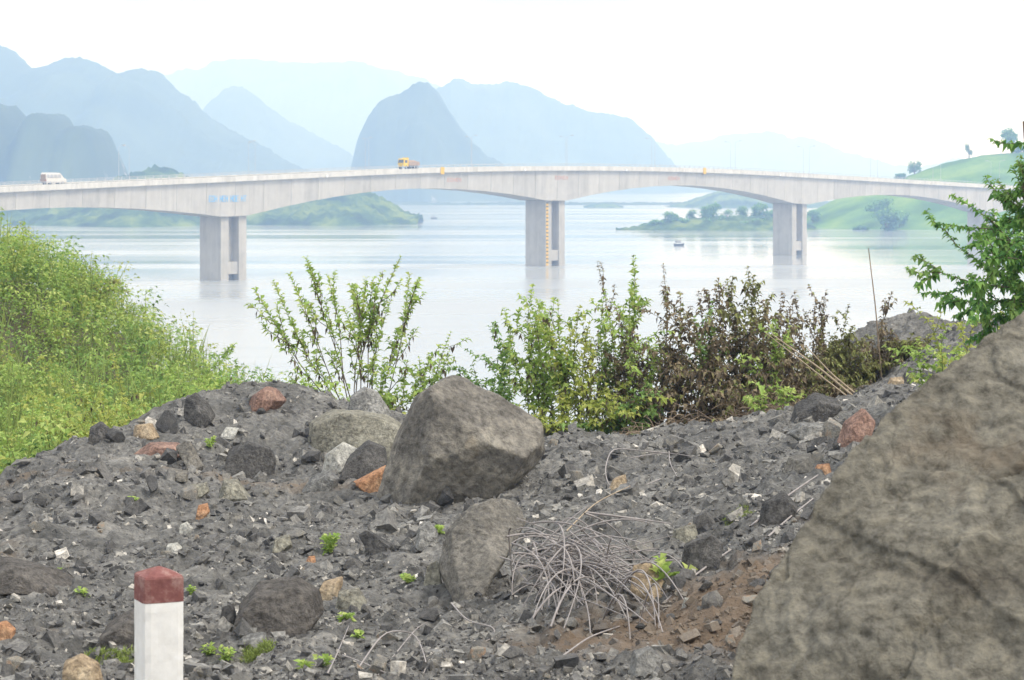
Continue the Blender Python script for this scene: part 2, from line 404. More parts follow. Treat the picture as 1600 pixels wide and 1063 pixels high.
def ground_h(x, y):
    x = np.asarray(x, float); y = np.asarray(y, float)
    z = base_h(x, y)
    p = np.stack([x, y, np.zeros_like(x)], -1)
    k = smooth(46, 38, y) * smooth(4, 9, y)
    rel = 0.10*fbm(p*0.9, 3) + 0.075*ridged(p*2.7, 4) - 0.07 + 0.05*fbm(p*7.0, 3)
    lobe = 0.05*np.clip(fbm(p*np.array([1.5, 0.55, 1]) + 40, 2), -0.5, 1)
    return z + k*(rel + lobe) + (1-k)*0.25*fbm(p*0.3, 3)

GX0, GX1, GY0, GY1, GS = -6.6, 10.2, 8.0, 46.0, 0.055
gx = np.arange(GX0, GX1, GS); gy = np.arange(GY0, GY1, GS*1.25)
XX, YY = np.meshgrid(gx, gy)
ZZ = ground_h(XX, YY)
def grid_faces(ny, nx):
    i = np.arange(ny*nx).reshape(ny, nx)
    return np.stack([i[:-1, :-1], i[:-1, 1:], i[1:, 1:], i[1:, :-1]], -1).reshape(-1, 4)
me = mesh_np('rubble_ground', np.stack([XX, YY, ZZ], -1).reshape(-1, 3), grid_faces(*XX.shape), M['ground'], smooth=False)
RUB = tag(obj('rubble_ground', me), 'dark grey dumped rubble bench beside the road', kind='structure')
def gh(x, y):
    """bilinear look-up of the rubble sheet"""
    x = np.asarray(x, float); y = np.asarray(y, float)
    fx = np.clip((x-gx[0])/GS, 0, len(gx)-1.001); fy = np.clip((y-gy[0])/(GS*1.25), 0, len(gy)-1.001)
    ix = fx.astype(int); iy = fy.astype(int); tx = fx-ix; ty = fy-iy
    z = (ZZ[iy, ix]*(1-tx)+ZZ[iy, ix+1]*tx)*(1-ty) + (ZZ[iy+1, ix]*(1-tx)+ZZ[iy+1, ix+1]*tx)*ty
    inside = (x > GX0) & (x < gx[-1]) & (y > GY0) & (y < gy[-1])
    return np.where(inside, z, base_h(x, y)) if not np.all(inside) else z
_YS = np.arange(9.0, 45.0, 0.06)
def hit(px, py):
    """world point of the ground that is seen along one line of sight"""
    P_ = np.stack([at(px, py, Y) for Y in _YS])
    d = P_[:, 2] - gh(P_[:, 0], P_[:, 1])
    k = np.argmax(d < 0) if np.any(d < 0) else len(_YS)-1
    return P_[k]
bx_ = np.arange(-60, 60.1, 0.75); by_ = np.arange(-40, 140.1, 0.75)
BX, BY = np.meshgrid(bx_, by_)
BZ = ground_h(BX, BY)
ins = smooth(GX0+.2, GX0+1.2, BX)*smooth(GX1-.2, GX1-1.2, BX)*smooth(GY0+.2, GY0+1.2, BY)*smooth(GY1-.2, GY1-1.2, BY)
BZ = np.maximum(BZ - 0.9*ins, -1.9)
me = mesh_np('bank', np.stack([BX, BY, BZ], -1).reshape(-1, 3), grid_faces(*BX.shape), M['slope'], smooth=True)
tag(obj('bank', me), 'earth bank falling from the road to the lake', kind='structure')

# ------------------------------------------------------------------ far mountains
def mountain_mat(name, stops, scale, rock=True):
    m, n, b, o = new_mat(name)
    geo = N(n, 'ShaderNodeNewGeometry')
    n1 = N(n, 'ShaderNodeTexNoise', Scale=scale, Detail=8.0, Roughness=0.62); n.links.new(geo.outputs['Position'], n1.inputs['Vector'])
    r = ramp(n, stops); n.links.new(n1.outputs['Fac'], r.inputs[0])
    # bare limestone on the steepest faces
    sp = N(n, 'ShaderNodeSeparateXYZ'); n.links.new(geo.outputs['True Normal'], sp.inputs[0])
    n2 = N(n, 'ShaderNodeTexNoise', Scale=scale*2.0, Detail=6.0, Roughness=0.6); n.links.new(geo.outputs['Position'], n2.inputs['Vector'])
    ad = N(n, 'ShaderNodeMath', operation='MULTIPLY_ADD'); ad.inputs[1].default_value = -0.30; n.links.new(sp.outputs['Z'], ad.inputs[0]); n.links.new(n2.outputs['Fac'], ad.inputs[2])
    rk = ramp(n, [(0.56, (0, 0, 0)), (0.62, (1, 1, 1))]); n.links.new(ad.outputs[0], rk.inputs[0])
    mk = N(n, 'ShaderNodeMix', data_type='RGBA'); n.links.new(rk.outputs[0], mk.inputs[0]); n.links.new(r.outputs[0], mk.inputs[6]); mk.inputs[7].default_value = (0.42, 0.37, 0.33, 1)
    n.links.new(mk.outputs[2] if rock else r.outputs[0], b.inputs['Base Color'])
    b.inputs['Roughness'].default_value = 1.0
    return m
M['mount'] = mountain_mat('mountain_forest', [(0.3, (0.025, 0.04, 0.02)), (0.7, (0.07, 0.095, 0.045))], 0.012)
M['wood'] = mountain_mat('wooded_shore', [(0.38, (0.012, 0.032, 0.006)), (0.5, (0.045, 0.09, 0.014)), (0.63, (0.15, 0.20, 0.035))], 0.06, False)
M['meadow'] = mountain_mat('green_hill', [(0.38, (0.05, 0.125, 0.012)), (0.5, (0.10, 0.21, 0.022)), (0.64, (0.18, 0.29, 0.04))], 0.035, False)

def ridge(name, label, prof, D, depth, mat, expo=1.6, rough=0.06, step=6.0, seed=0, rows=34, fine=0.0, base=-0.8, taper=True):
    """a mountain whose skyline, seen from the road, has the given profile; it falls to the water before and behind"""
    prof = np.array(prof, float)
    X = (prof[:, 0]-CX)/F*D; H = CAMZ + (HY-prof[:, 1])/F*D
    if D > 1500: step = D*0.0009; rows = 64
    xs = np.arange(X[0], X[-1]+step*.5, step); hs = np.interp(xs, X, H)
    k = 2; hs = np.convolve(np.pad(hs, k, mode='edge'), np.ones(2*k+1)/(2*k+1), 'valid')
    if D > 1500:
        q = np.stack([xs/D*28.0, xs*0+seed*3.7, xs*0], -1)
        hs = hs + D*0.0017*(fbm(q, 5, 2.2, .6) + .35*ridged(q*3.1, 3))*np.clip((hs-base)/40, 0, 1)
    ts = np.linspace(-1, 1, rows)
    U, T = np.meshgrid(np.arange(len(xs)), ts)
    hh = hs[U]
    span = depth*(0.35+0.65*np.clip((hh-base)/max(1, H.max()-base), 0, 1))
    xw = xs[U]; yw = D + T*span
    p = np.stack([xw/180.0 + seed*7.1, yw/180.0, np.full_like(xw, seed*3.3)], -1)
    prof_t = 1-np.abs(T)**expo
    gul = 1 + rough*4*np.abs(T)*(1-np.abs(T))*fbm(p*1.3, 4)*3
    z = base + (hh-base)*np.clip(prof_t*gul, 0, 1.0)
    z = z + rough*(H.max()-base)*0.22*fbm(p*4, 4)*np.clip(prof_t*3, 0, 1)
    if D > 1500: z = z + D*0.0011*np.abs(fbm(np.stack([xw/D*330, yw/D*330, z*0], -1), 3))*np.clip(prof_t*5, 0, 1)
    if fine: z = z + fine*np.abs(fbm(np.stack([xw/6.0, yw/6.0, z*0], -1), 3))*2*np.clip(prof_t*6, 0, 1)
    z = np.maximum(z, -1.6)
    me = mesh_np(name, np.stack([xw, yw, z], -1).reshape(-1, 3), grid_faces(*U.shape), mat, smooth=True)
    return tag(obj(name, me), label, kind='structure')

ridge('mountain', 'dark blue limestone cliffs at the left behind the bridge',
      [(-260,150),(-150,120),(-60,140),(0,168),(18,168),(30,180),(38,205),(48,218),(58,214),(62,196),(72,184),(88,180),(102,190),(110,212),(124,206),(148,200),(160,212),(170,238),(180,262),(186,290),(190,326)], 1800, 200, M['mount'], 2.6, 0.10, 3.0, 1)
ridge('mountain', 'long blue forested ridge with rounded summits at upper left',
      [(-500,60),(-300,20),(-120,40),(0,72),(25,86),(45,106),(58,110),(80,100),(108,92),(138,95),(165,108),(185,122),(203,111),(222,107),(242,116),(262,134),(285,155),(310,172),(345,197),(400,228),(450,255),(520,285),(600,318)], 3100, 650, M['mount'], 1.5, 0.07, 6.0, 2)
ridge('mountain', 'pale blue pointed ridge rising behind the left ridge',
      [(180,220),(260,190),(310,185),(345,155),(368,137),(395,148),(425,172),(465,196),(510,225),(560,255),(640,300)], 4500, 500, M['mount'], 1.5, 0.08, 6.0, 3)
ridge('mountain', 'faintest blue plateau mountain high in the middle distance',
      [(150,160),(250,120),(340,100),(400,97),(450,102),(520,101),(565,104),(620,115),(665,128),(720,150),(800,190),(900,250)], 6500, 700, M['mount'], 1.6, 0.06, 9.0, 4)
ridge('mountain', 'steep twin-peaked karst mountain behind the yellow truck',
      [(545,322),(549,285),(553,262),(558,236),(568,210),(580,188),(593,170),(606,163),(620,162),(634,157),(646,146),(656,139),(666,136),(676,141),(688,158),(700,178),(714,200),(732,222),(760,244),(795,262),(830,280),(870,322)], 2800, 260, M['mount'], 2.2, 0.09, 3.0, 5)
ridge('mountain', 'broad pale blue mountain right of the twin-peaked karst',
      [(560,240),(640,180),(690,140),(715,127),(735,138),(770,140),(810,135),(850,152),(880,170),(930,179),(975,186),(1000,200),(1020,222),(1045,252),(1080,280),(1130,320)], 4200, 560, M['mount'], 1.7, 0.07, 6.0, 6)
ridge('mountain', 'very faint far range above the right spans',
      [(940,260),(1010,222),(1060,232),(1110,222),(1150,211),(1195,210),(1230,220),(1265,222),(1310,238),(1360,252),(1420,262),(1500,250),(1600,255),(1800,240)], 6900, 600, M['mount'], 1.6, 0.06, 9.0, 7)
ridge('hill', 'low blue hill seen under the third span',
      [(1040,326),(1070,318),(1100,308),(1130,302),(1165,303),(1220,310),(1300,322),(1340,327)], 2150, 90, M['wood'], 1.7, 0.08, 3.0, 8)
ridge('hill', 'thin low islet under the third span at the far shore',
      [(912,324.5),(925,321),(945,320),(960,321.5),(972,324.5)], 2120, 30, M['wood'], 1.7, 0.08, 2.0, 9)
ridge('hill', 'low misty far shore along the lake edge',
      [(-700,300),(-300,310),(100,312),(500,316),(700,319),(860,318.5),(1060,319),(1300,317),(1700,305),(2300,300)], 2330, 120, M['mount'], 1.8, 0.03, 8.0, 10)
ridge('headland', 'wooded green headland behind the left spans',
      [(-260,285),(-120,296),(-40,308),(20,311),(90,306),(150,297),(195,282),(222,270),(250,266),(275,270),(300,285),(330,302),(370,316),(410,319),(450,313),(490,307),(530,301),(556,301),(580,308),(605,321),(630,334),(648,341),(656,344)], 1420, 130, M['wood'], 1.5, 0.10, 2.2, 11, rows=90, fine=2.6)
ridge('hill', 'smooth bright green hill at the right end of the bridge',
      [(1180,362),(1230,352),(1268,332),(1310,308),(1350,295),(1400,284),(1440,268),(1490,252),(1540,243),(1600,238),(1700,225),(1850,215),(2100,230)], 1330, 150, M['meadow'], 1.4, 0.05, 2.5, 12, rows=60, fine=0.35)
ridge('islet', 'low wooded islet beside the third pier',
      [(962,361.5),(985,358),(1010,352),(1060,345),(1120,342),(1180,341),(1230,345),(1275,358)], 1235, 26, M['wood'], 1.5, 0.10, 1.5, 13, rows=40, fine=1.3)

# ------------------------------------------------------------------ haze
hb = MB().box(-6900, 6900, -900, 7800, -3.0, 372.0)
m = bpy.data.materials.new('haze_air'); m.use_nodes = True
n = m.node_tree; n.nodes.clear()
ho = n.nodes.new('ShaderNodeOutputMaterial'); pv = n.nodes.new('ShaderNodeVolumePrincipled')
pv.inputs['Color'].default_value = (*HAZE_COLOR, 1)
pv.inputs['Density'].default_value = HAZE_DENSITY
pv.inputs['Absorption Color'].default_value = (1, 1, 1, 1)
pv.inputs['Anisotropy'].default_value = 0.0
n.links.new(pv.outputs[0], ho.inputs['Volume'])
tag(hb.build('haze', m), 'thin bluish haze over the whole valley', kind='stuff')

# ================================================================== THE BRIDGE
def concrete(name, c, seg=False):
    m, n, b, o = new_mat(name)
    geo = N(n, 'ShaderNodeNewGeometry')
    n1 = N(n, 'ShaderNodeTexNoise', Scale=0.35, Detail=8.0, Roughness=0.65); n.links.new(geo.outputs['Position'], n1.inputs['Vector'])
    mpn = N(n, 'ShaderNodeMapping'); mpn.inputs['Scale'].default_value = (0.9, 0.9, 0.05); n.links.new(geo.outputs['Position'], mpn.inputs['Vector'])
    n2 = N(n, 'ShaderNodeTexNoise', Scale=1.0, Detail=6.0, Roughness=0.7); n.links.new(mpn.outputs[0], n2.inputs['Vector'])
    mxn = N(n, 'ShaderNodeMix'); mxn.inputs[0].default_value = 0.55; n.links.new(n1.outputs['Fac'], mxn.inputs[2]); n.links.new(n2.outputs['Fac'], mxn.inputs[3])
    fac = mxn.outputs[0]
    if seg:
        oi = N(n, 'ShaderNodeObjectInfo'); ma = N(n, 'ShaderNodeMath', operation='MULTIPLY_ADD'); ma.inputs[1].default_value = 0.16
        n.links.new(oi.outputs['Random'], ma.inputs[0]); n.links.new(fac, ma.inputs[2]); fac = ma.outputs[0]
    r = ramp(n, [(0.35, tuple(x*.72 for x in c)), (0.55, c), (0.75, tuple(min(1, x*1.18) for x in c))]); n.links.new(fac, r.inputs[0])
    n.links.new(r.outputs[0], b.inputs['Base Color']); b.inputs['Roughness'].default_value = 0.9
    return m
M['conc'] = concrete('bridge_concrete', (0.455, 0.438, 0.41), True)
M['pier'] = concrete('pier_concrete', (0.465, 0.443, 0.405))
M['parapet'] = concrete('parapet_concrete', (0.62, 0.60, 0.56))
M['asphalt'] = plain('asphalt', (0.06, 0.06, 0.06), 0.9)
M['galv'] = plain('galvanised_steel', (0.5, 0.51, 0.52), 0.5)
M['yellow'] = plain('yellow_paint', (0.72, 0.45, 0.05), 0.5, 0.06)
M['black'] = plain('black_paint', (0.06, 0.055, 0.05), 0.6)
M['blue'] = plain('blue_lettering', (0.20, 0.44, 0.72), 0.6, 0.1)
M['redp'] = plain('faded_red_lettering', (0.52, 0.33, 0.27), 0.8, 0.2)

AX = np.array([81.8, 101.0]); SPAN = float(np.linalg.norm(AX)); AX = AX/SPAN           # 130 m between piers
NX = np.array([AX[1], -AX[0]])                                                          # across the deck, towards the road
ORG = np.array([-72.2, 640.0])
def bp_(s, t, z): q = ORG + AX*s + NX*t; return (q[0], q[1], z)
def deck_z(s):
    d = abs(s/SPAN - 1.1)
    return CAMZ + (2.85 - 2.6*d*d if d < .8 else 1.186 - 4.1*(d-.8))          # top of the parapet
def depth_at(s):
    fr = (s/SPAN) % 1.0; dd = min(fr, 1-fr)*SPAN
    if dd < 4.6: return 10.0
    u = 1 - (dd-4.6)/(SPAN/2-4.6)
    return 5.45 + 4.55*u**1.9
BR = empty('bridge', bp_(0, 0, 0)); tag(BR, 'long pale concrete girder bridge crossing the lake on tall piers', 'bridge')
def bbuild(mb, name, mat, parent=None, bevel=0.0):
    mb.v = [(x-BR.location.x, y-BR.location.y, z-BR.location.z) for x, y, z in mb.v]
    return mb.build(name, mat, parent or BR, bevel=bevel)
HW, BW, PAR = 5.7, 4.9, 0.3
S0, S1 = -1.35*SPAN, 3.55*SPAN
def cross(s, inset=0.0):
    zt = deck_z(s) - PAR; zb = deck_z(s) - depth_at(s)
    w2 = BW - inset; w3 = w2 - 0.25
    return [bp_(s, w2, zt-1.1), bp_(s, w3, zb+inset), bp_(s, -w3, zb+inset), bp_(s, -w2, zt-1.1)]
SEG = 5.0
s = S0
edges = list(np.arange(S0, S1+0.1, SEG))
for i in range(len(edges)-1):
    a, b2 = edges[i], edges[i+1]
    ins_ = 0.0 if i % 2 else 0.035
    g = 0.03
    rings = [cross(a+g, ins_), cross((a+b2)/2, ins_), cross(b2-g, ins_)]
    bbuild(MB().loft(rings), 'girder_segment', M['conc'])
def strip(sec, name, mat, ds=6.5):
    ss = np.arange(S0, S1+0.1, ds)
    return bbuild(MB().loft([[bp_(s, t, deck_z(s)-PAR+z) for t, z in sec] for s in ss]), name, mat)
strip([(HW, 0), (HW, -0.95), (BW+.05, -1.16), (-BW-.05, -1.16), (-HW, -0.95), (-HW, 0)], 'deck_slab', M['parapet'])
strip([(HW-.6, .06), (HW-.6, 0.004), (-HW+.6, 0.004), (-HW+.6, .06)], 'road_surface', M['asphalt'])
for sg in (1, -1):
    p_ = strip([(sg*(HW+.04), .30), (sg*(HW+.04), -1.02), (sg*(HW+.003), -1.02), (sg*(HW+.003), .003), (sg*(HW-.32), .003), (sg*(HW-.28), .30)], 'parapet', M['parapet'])
    r_ = strip([(sg*(HW-.06), 1.0), (sg*(HW-.06), .9), (sg*(HW-.16), .9), (sg*(HW-.16), 1.0)], 'handrail', M['galv'])
    pm = MB()
    for s in np.arange(S0+1, S1, 2.6):
        z = deck_z(s)-PAR
        q = [bp_(s-.05, sg*(HW-.06), 0), bp_(s+.05, sg*(HW-.06), 0), bp_(s+.05, sg*(HW-.16), 0), bp_(s-.05, sg*(HW-.16), 0)]
        pm.loft([[(x, y, z+.29) for x, y, _ in q], [(x, y, z+.91) for x, y, _ in q]])
    bbuild(pm, 'railing', M['galv'])['kind'] = 'stuff'
def ubox(s0, s1, t0, t1, z0, z1, mb=None):
    mb = mb or MB()
    q = [bp_(s0, t0, 0), bp_(s1, t0, 0), bp_(s1, t1, 0), bp_(s0, t1, 0)]
    return mb.loft([[(x, y, z0) for x, y, _ in q], [(x, y, z1) for x, y, _ in q]])
PW, PL, LT = 3.75, 4.5, 2.75            # half width across, half length along, leaf thickness
for k in (-1, 0, 1, 2, 3):
    s = k*SPAN; zt = deck_z(s) - depth_at(s) + 0.05
    pr = empty('pier', (0, 0, 0), BR); pr.location = (ORG + AX*s).tolist() + [0]; pr.location = Vector(pr.location) - BR.location
    def pb(mb, name, mat, bevel=0.12):
        off = Vector(pr.location) + BR.location
        mb.v = [(x-off.x, y-off.y, z-off.z) for x, y, z in mb.v]
        return mb.build(name, mat, pr, bevel=bevel)
    pb(ubox(s-PL, s-PL+LT, -PW, PW, -0.9, zt), 'leaf_wall', M['pier'])
    pb(ubox(s+PL-LT, s+PL, -PW, PW, -0.9, zt), 'leaf_wall', M['pier'])
    pb(ubox(s-PL+LT+.01, s+PL-LT-.01, -PW+2.4, PW-2.4, -0.9, zt-.02), 'web_wall', M['pier'], 0.0)
    pb(ubox(s-PL+LT+.01, s+PL-LT-.01, PW-2.4+.01, PW-.35, 1.5, 4.6), 'tie_beam', M['pier'], 0.05)
    pb(ubox(s-PL+LT+.01, s+PL-LT-.01, -PW+.35, -PW+2.39, 1.5, 4.6), 'tie_beam', M['pier'], 0.05)
    pb(ubox(s-PL-.25, s+PL+.25, -PW-.35, PW+.35, zt+.02, zt+.5), 'pier_cap', M['pier'], 0.05)
    if k == 1:
        # painted water-level gauge: yellow and black boards on the near corner
        zz, j = 0.2, 0
        while zz < zt-1.0:
            hh = 1.05
            pb(ubox(s-PL+.15, s-PL+1.2, PW+.003, PW+.05, zz, zz+hh*.66), 'gauge_board', M['yellow'], 0)
            pb(ubox(s-PL+.2, s-PL+1.15, PW+.003, PW+.045, zz+hh*.70, zz+hh*.97), 'gauge_mark', M['black'], 0)
            zz += hh*1.02; j += 1

# blue lettering on the girder above the first pier: too small to read, so short strokes of the same size and spacing
def side_t(s, z):            # the girder's side plane, leaning in a little towards the soffit
    zt = deck_z(s)-PAR-1.1; zb = deck_z(s)-depth_at(s)
    return BW - 0.25*(zt-z)/(zt-zb)
def glyph(s, z, w_, h_, kind, mat):
    mb = MB(); st = w_*0.24
    def bar(x0, x1, z0, z1):
        t0 = side_t(s+x0, z+z0)
        ubox(s+x0, s+x1, t0+.01, t0+.06, z+z0, z+z1, mb)
    if kind in 'NHM': bar(0, st, 0, h_); bar(w_-st, w_, 0, h_); bar(st+.004, w_-st-.004, h_*.4, h_*.62)
    elif kind in 'CE': bar(0, st, 0, h_); bar(st+.004, w_, 0, st); bar(st+.004, w_, h_-st, h_); bar(st+.004, w_*.8, h_*.42, h_*.58)
    elif kind in 'OD': bar(0, st, 0, h_); bar(w_-st, w_, 0, h_); bar(st+.004, w_-st-.004, 0, st); bar(st+.004, w_-st-.004, h_-st, h_)
    else: bar(w_*.38, w_*.62, 0, h_-st-.004); bar(0, w_, h_-st, h_)
    return bbuild(mb, 'painted_letter', mat)
xs_ = -9.6
for word in ('CON', 'HEN', 'NOE', 'HT'):
    for ch in word:
        glyph(xs_, deck_z(-4)-6.25, 0.86, 1.55, ch, M['blue']); xs_ += 0.98
    xs_ += 0.75
for s0 in (SPAN*1.0-1.5, SPAN*1.42, SPAN*0.62):
    for j in range(5):
        glyph(s0+j*1.25, deck_z(s0)-3.9, 1.0, 1.1, 'CONEH'[j], M['redp'])
# yellow navigation boards and small white lamps on the parapet
def sof(px):               # distance along the bridge that shows at this picture column
    u = (px-CX)/F; i = (u*640+72.2)/(81.8-101*u); return i*SPAN
for px, lb in ((666, 'yellow navigation board hung on the parapet near the yellow truck'), (1077, 'yellow navigation board hung on the parapet right of the gauge pier')):
    s = sof(px); z = deck_z(s)
    e = empty('navigation_board', bp_(s, HW, z-1.0)); tag(e, lb, 'sign', 'navigation boards on the bridge')
    mb = ubox(s-.75, s+.75, HW+.12, HW+.2, z-1.75, z+.2); mb.v = [(x-e.location.x, y-e.location.y, q-e.location.z) for x, y, q in mb.v]; mb.build('board', M['yellow'], e, bevel=.02)
    mb = ubox(s-.1, s+.1, HW+.05, HW+.11, z-1.5, z+.0); mb.v = [(x-e.location.x, y-e.location.y, q-e.location.z) for x, y, q in mb.v]; mb.build('bracket', M['galv'], e)
M['white'] = plain('white_paint', (0.8, 0.8, 0.79), 0.5, 0.05)
for px, lb in ((485, 'small white lamp box on the parapet over the second span'), (954, 'small white lamp box on the parapet just right of the gauge pier'), (1195, 'small white lamp box on the parapet near the third pier'), (795, 'small white lamp box on the parapet just left of the gauge pier')):
    s = sof(px); z = deck_z(s)
    e = empty('lamp_box', bp_(s, HW, z-1.0)); tag(e, lb, 'lamp box', 'lamp boxes on the parapet')
    mb = ubox(s-.35, s+.35, HW+.06, HW+.36, z-1.35, z-.75); mb.v = [(x-e.location.x, y-e.location.y, q-e.location.z) for x, y, q in mb.v]; mb.build('housing', M['white'], e, bevel=.06)
    mb = ubox(s-.12, s+.12, HW+.045, HW+.058, z-1.5, z-.5); mb.v = [(x-e.location.x, y-e.location.y, q-e.location.z) for x, y, q in mb.v]; mb.build('back_plate', M['galv'], e)

# street lamps along both sides of the deck
def lamp_meshes():
    pole = MB().tube([(0, 0, 0), (0, 0, 4.5), (0, 0, 8.6)], [.07, .055, .04], 6)
    arm = MB().tube([(0, 0, 8.55), (0, -.5, 8.95), (0, -1.6, 9.15)], [.045, .04, .03], 5)
    head = MB().loft([[(-.16, -1.5, 9.08), (.16, -1.5, 9.08), (.16, -1.5, 9.26), (-.16, -1.5, 9.26)], [(-.2, -2.0, 9.1), (.2, -2.0, 9.1), (.2, -2.0, 9.3), (-.2, -2.0, 9.3)], [(-.08, -2.45, 9.18), (.08, -2.45, 9.18), (.08, -2.45, 9.26), (-.08, -2.45, 9.26)]])
    return [('pole', mesh_np('pole', pole.v, pole.f, M['galv'])), ('arm', mesh_np('arm', arm.v, arm.f, M['galv'])), ('lamp_head', mesh_np('lamp_head', head.v, head.f, M['galv']))]
LM = lamp_meshes()
ang = math.atan2(AX[1], AX[0])
for sg in (1, -1):
    for j, s in enumerate(np.arange(-0.7*SPAN, 3.3*SPAN, 43.3)):
        e = empty('street_lamp', bp_(s + (8 if sg > 0 else 21), sg*(HW-.42), deck_z(s)-PAR)); e.rotation_euler = (0, 0, ang + (math.pi if sg < 0 else 0) + math.pi)
        e.rotation_euler.z = ang + (0 if sg < 0 else math.pi)
        e.rotation_euler.z += math.pi
        tag(e, 'thin grey street lamp on the %s side of the bridge deck' % ('near' if sg > 0 else 'far'), 'street lamp', 'street lamps along the bridge')
        for nm, me in LM: obj(nm, me, e)

# ------------------------------------------------------------------ vehicles
M['vanwhite'] = plain('dusty_white_paint', (0.72, 0.68, 0.63), 0.4, 0.08, 2)
M['glass'] = plain('dark_glass', (0.10, 0.11, 0.12), 0.15, 0.1)
M['tyre'] = plain('tyre_rubber', (0.03, 0.03, 0.03), 0.9)
M['tail'] = plain('dusty_rear', (0.40, 0.29, 0.21), 0.6, 0.2, 2)
M['cabyellow'] = plain('yellow_cab_paint', (0.85, 0.56, 0.03), 0.4, 0.05)
M['load'] = plain('brown_load', (0.34, 0.22, 0.13), 0.9, 0.3, 2)
M['lamp'] = plain('lamp_lens', (0.75, 0.72, 0.65), 0.2, 0.05)
def wheel(parent, x, y, r=0.45, wdt=0.26):
    v, f = [], []
    mb = MB(); ring = lambda yy, rr: [(x+rr*math.cos(a), yy, r+rr*math.sin(a)) for a in np.arange(14)/14*2*math.pi]
    mb.loft([ring(y-wdt/2, r*.9), ring(y-wdt/2+.04, r), ring(y+wdt/2-.04, r), ring(y+wdt/2, r*.9)])
    wl_ = mb.build('wheel', M['tyre'], parent)
    mb = MB(); mb.loft([ring(y-wdt/2-.02, r*.5), ring(y+wdt/2+.02, r*.5)]); mb.build('rim', M['galv'], wl_)
def van():
    e = empty('minibus'); HWD = 0.98
    def shell(x_z, w0, w1):
        return [[(x, sgn*(w0 if z < 1.4 else w1), z) for x, z in x_z] for sgn in (-1, 1)]
    prof = [(-2.75, .38), (2.55, .38), (2.72, .62), (2.62, 1.15), (2.0, 1.42), (1.25, 2.22), (.7, 2.42), (-2.45, 2.45), (-2.72, 2.25), (-2.82, 1.2)]
    MB().loft(shell(prof, HWD, HWD-.1)).build('body', M['vanwhite'], e, bevel=.08)
    MB().loft([[(1.95, -HWD+.16, 1.50), (1.95, HWD-.16, 1.50)], [(1.30, -HWD+.2, 2.2), (1.30, HWD-.2, 2.2)]][0:0] or [[(2.02, -.8, 1.47), (2.02, .8, 1.47), (1.98, .8, 1.45), (1.98, -.8, 1.45)], [(1.33, -.76, 2.2), (1.33, .76, 2.2), (1.29, .76, 2.17), (1.29, -.76, 2.17)]]).build('windscreen', M['glass'], e)
    for sg in (-1, 1):
        for x0, x1 in ((.35, 1.2), (-.75, .22), (-1.75, -.87), (-2.55, -1.87)):
            MB().add([(x0, sg*(HWD-.03), 1.42), (x1, sg*(HWD-.03), 1.42), (x1-.05, sg*(HWD-.075), 2.08), (x0+.05, sg*(HWD-.075), 2.08),
                      (x0, sg*(HWD+.02), 1.42), (x1, sg*(HWD+.02), 1.42), (x1-.05, sg*(HWD-.03), 2.08), (x0+.05, sg*(HWD-.03), 2.08)], [(4,5,6,7),(0,1,5,4),(1,2,6,5),(2,3,7,6),(3,0,4,7)]).build('side_window', plainc('curtained_glass', (.42, .42, .43)), e)
        MB().box(2.66, 2.76, sg*.72-.16, sg*.72+.16, .72, .98).build('headlight', M['lamp'], e)
        MB().box(-2.85, -2.78, sg*.8-.08, sg*.8+.08, .7, 1.2).build('tail_light', plainc('tail_light_red', (.4, .06, .04)), e)
        for x in (-1.75, 1.75): wheel(e, x, sg*.83)
    MB().box(2.60, 2.82, -.95, .95, .36, .58).build('bumper', M['vanwhite'], e, bevel=.04)
    MB().box(-2.87, -2.79, -.78, .78, .5, 2.1).build('rear_door', M['tail'], e, bevel=.04)
    return e
_pc = {}
def plainc(nm, col):
    if nm not in _pc: _pc[nm] = plain(nm, col, 0.4, 0.08)
    return _pc[nm]
v = van(); s = sof(74)
v.location = bp_(s, 2.2, deck_z(s)-PAR+.07); v.rotation_euler = (0, 0, ang); v.scale = (1.12, 1.12, 1.15)
tag(v, 'dusty white minibus driving right on the left part of the bridge', 'minibus')
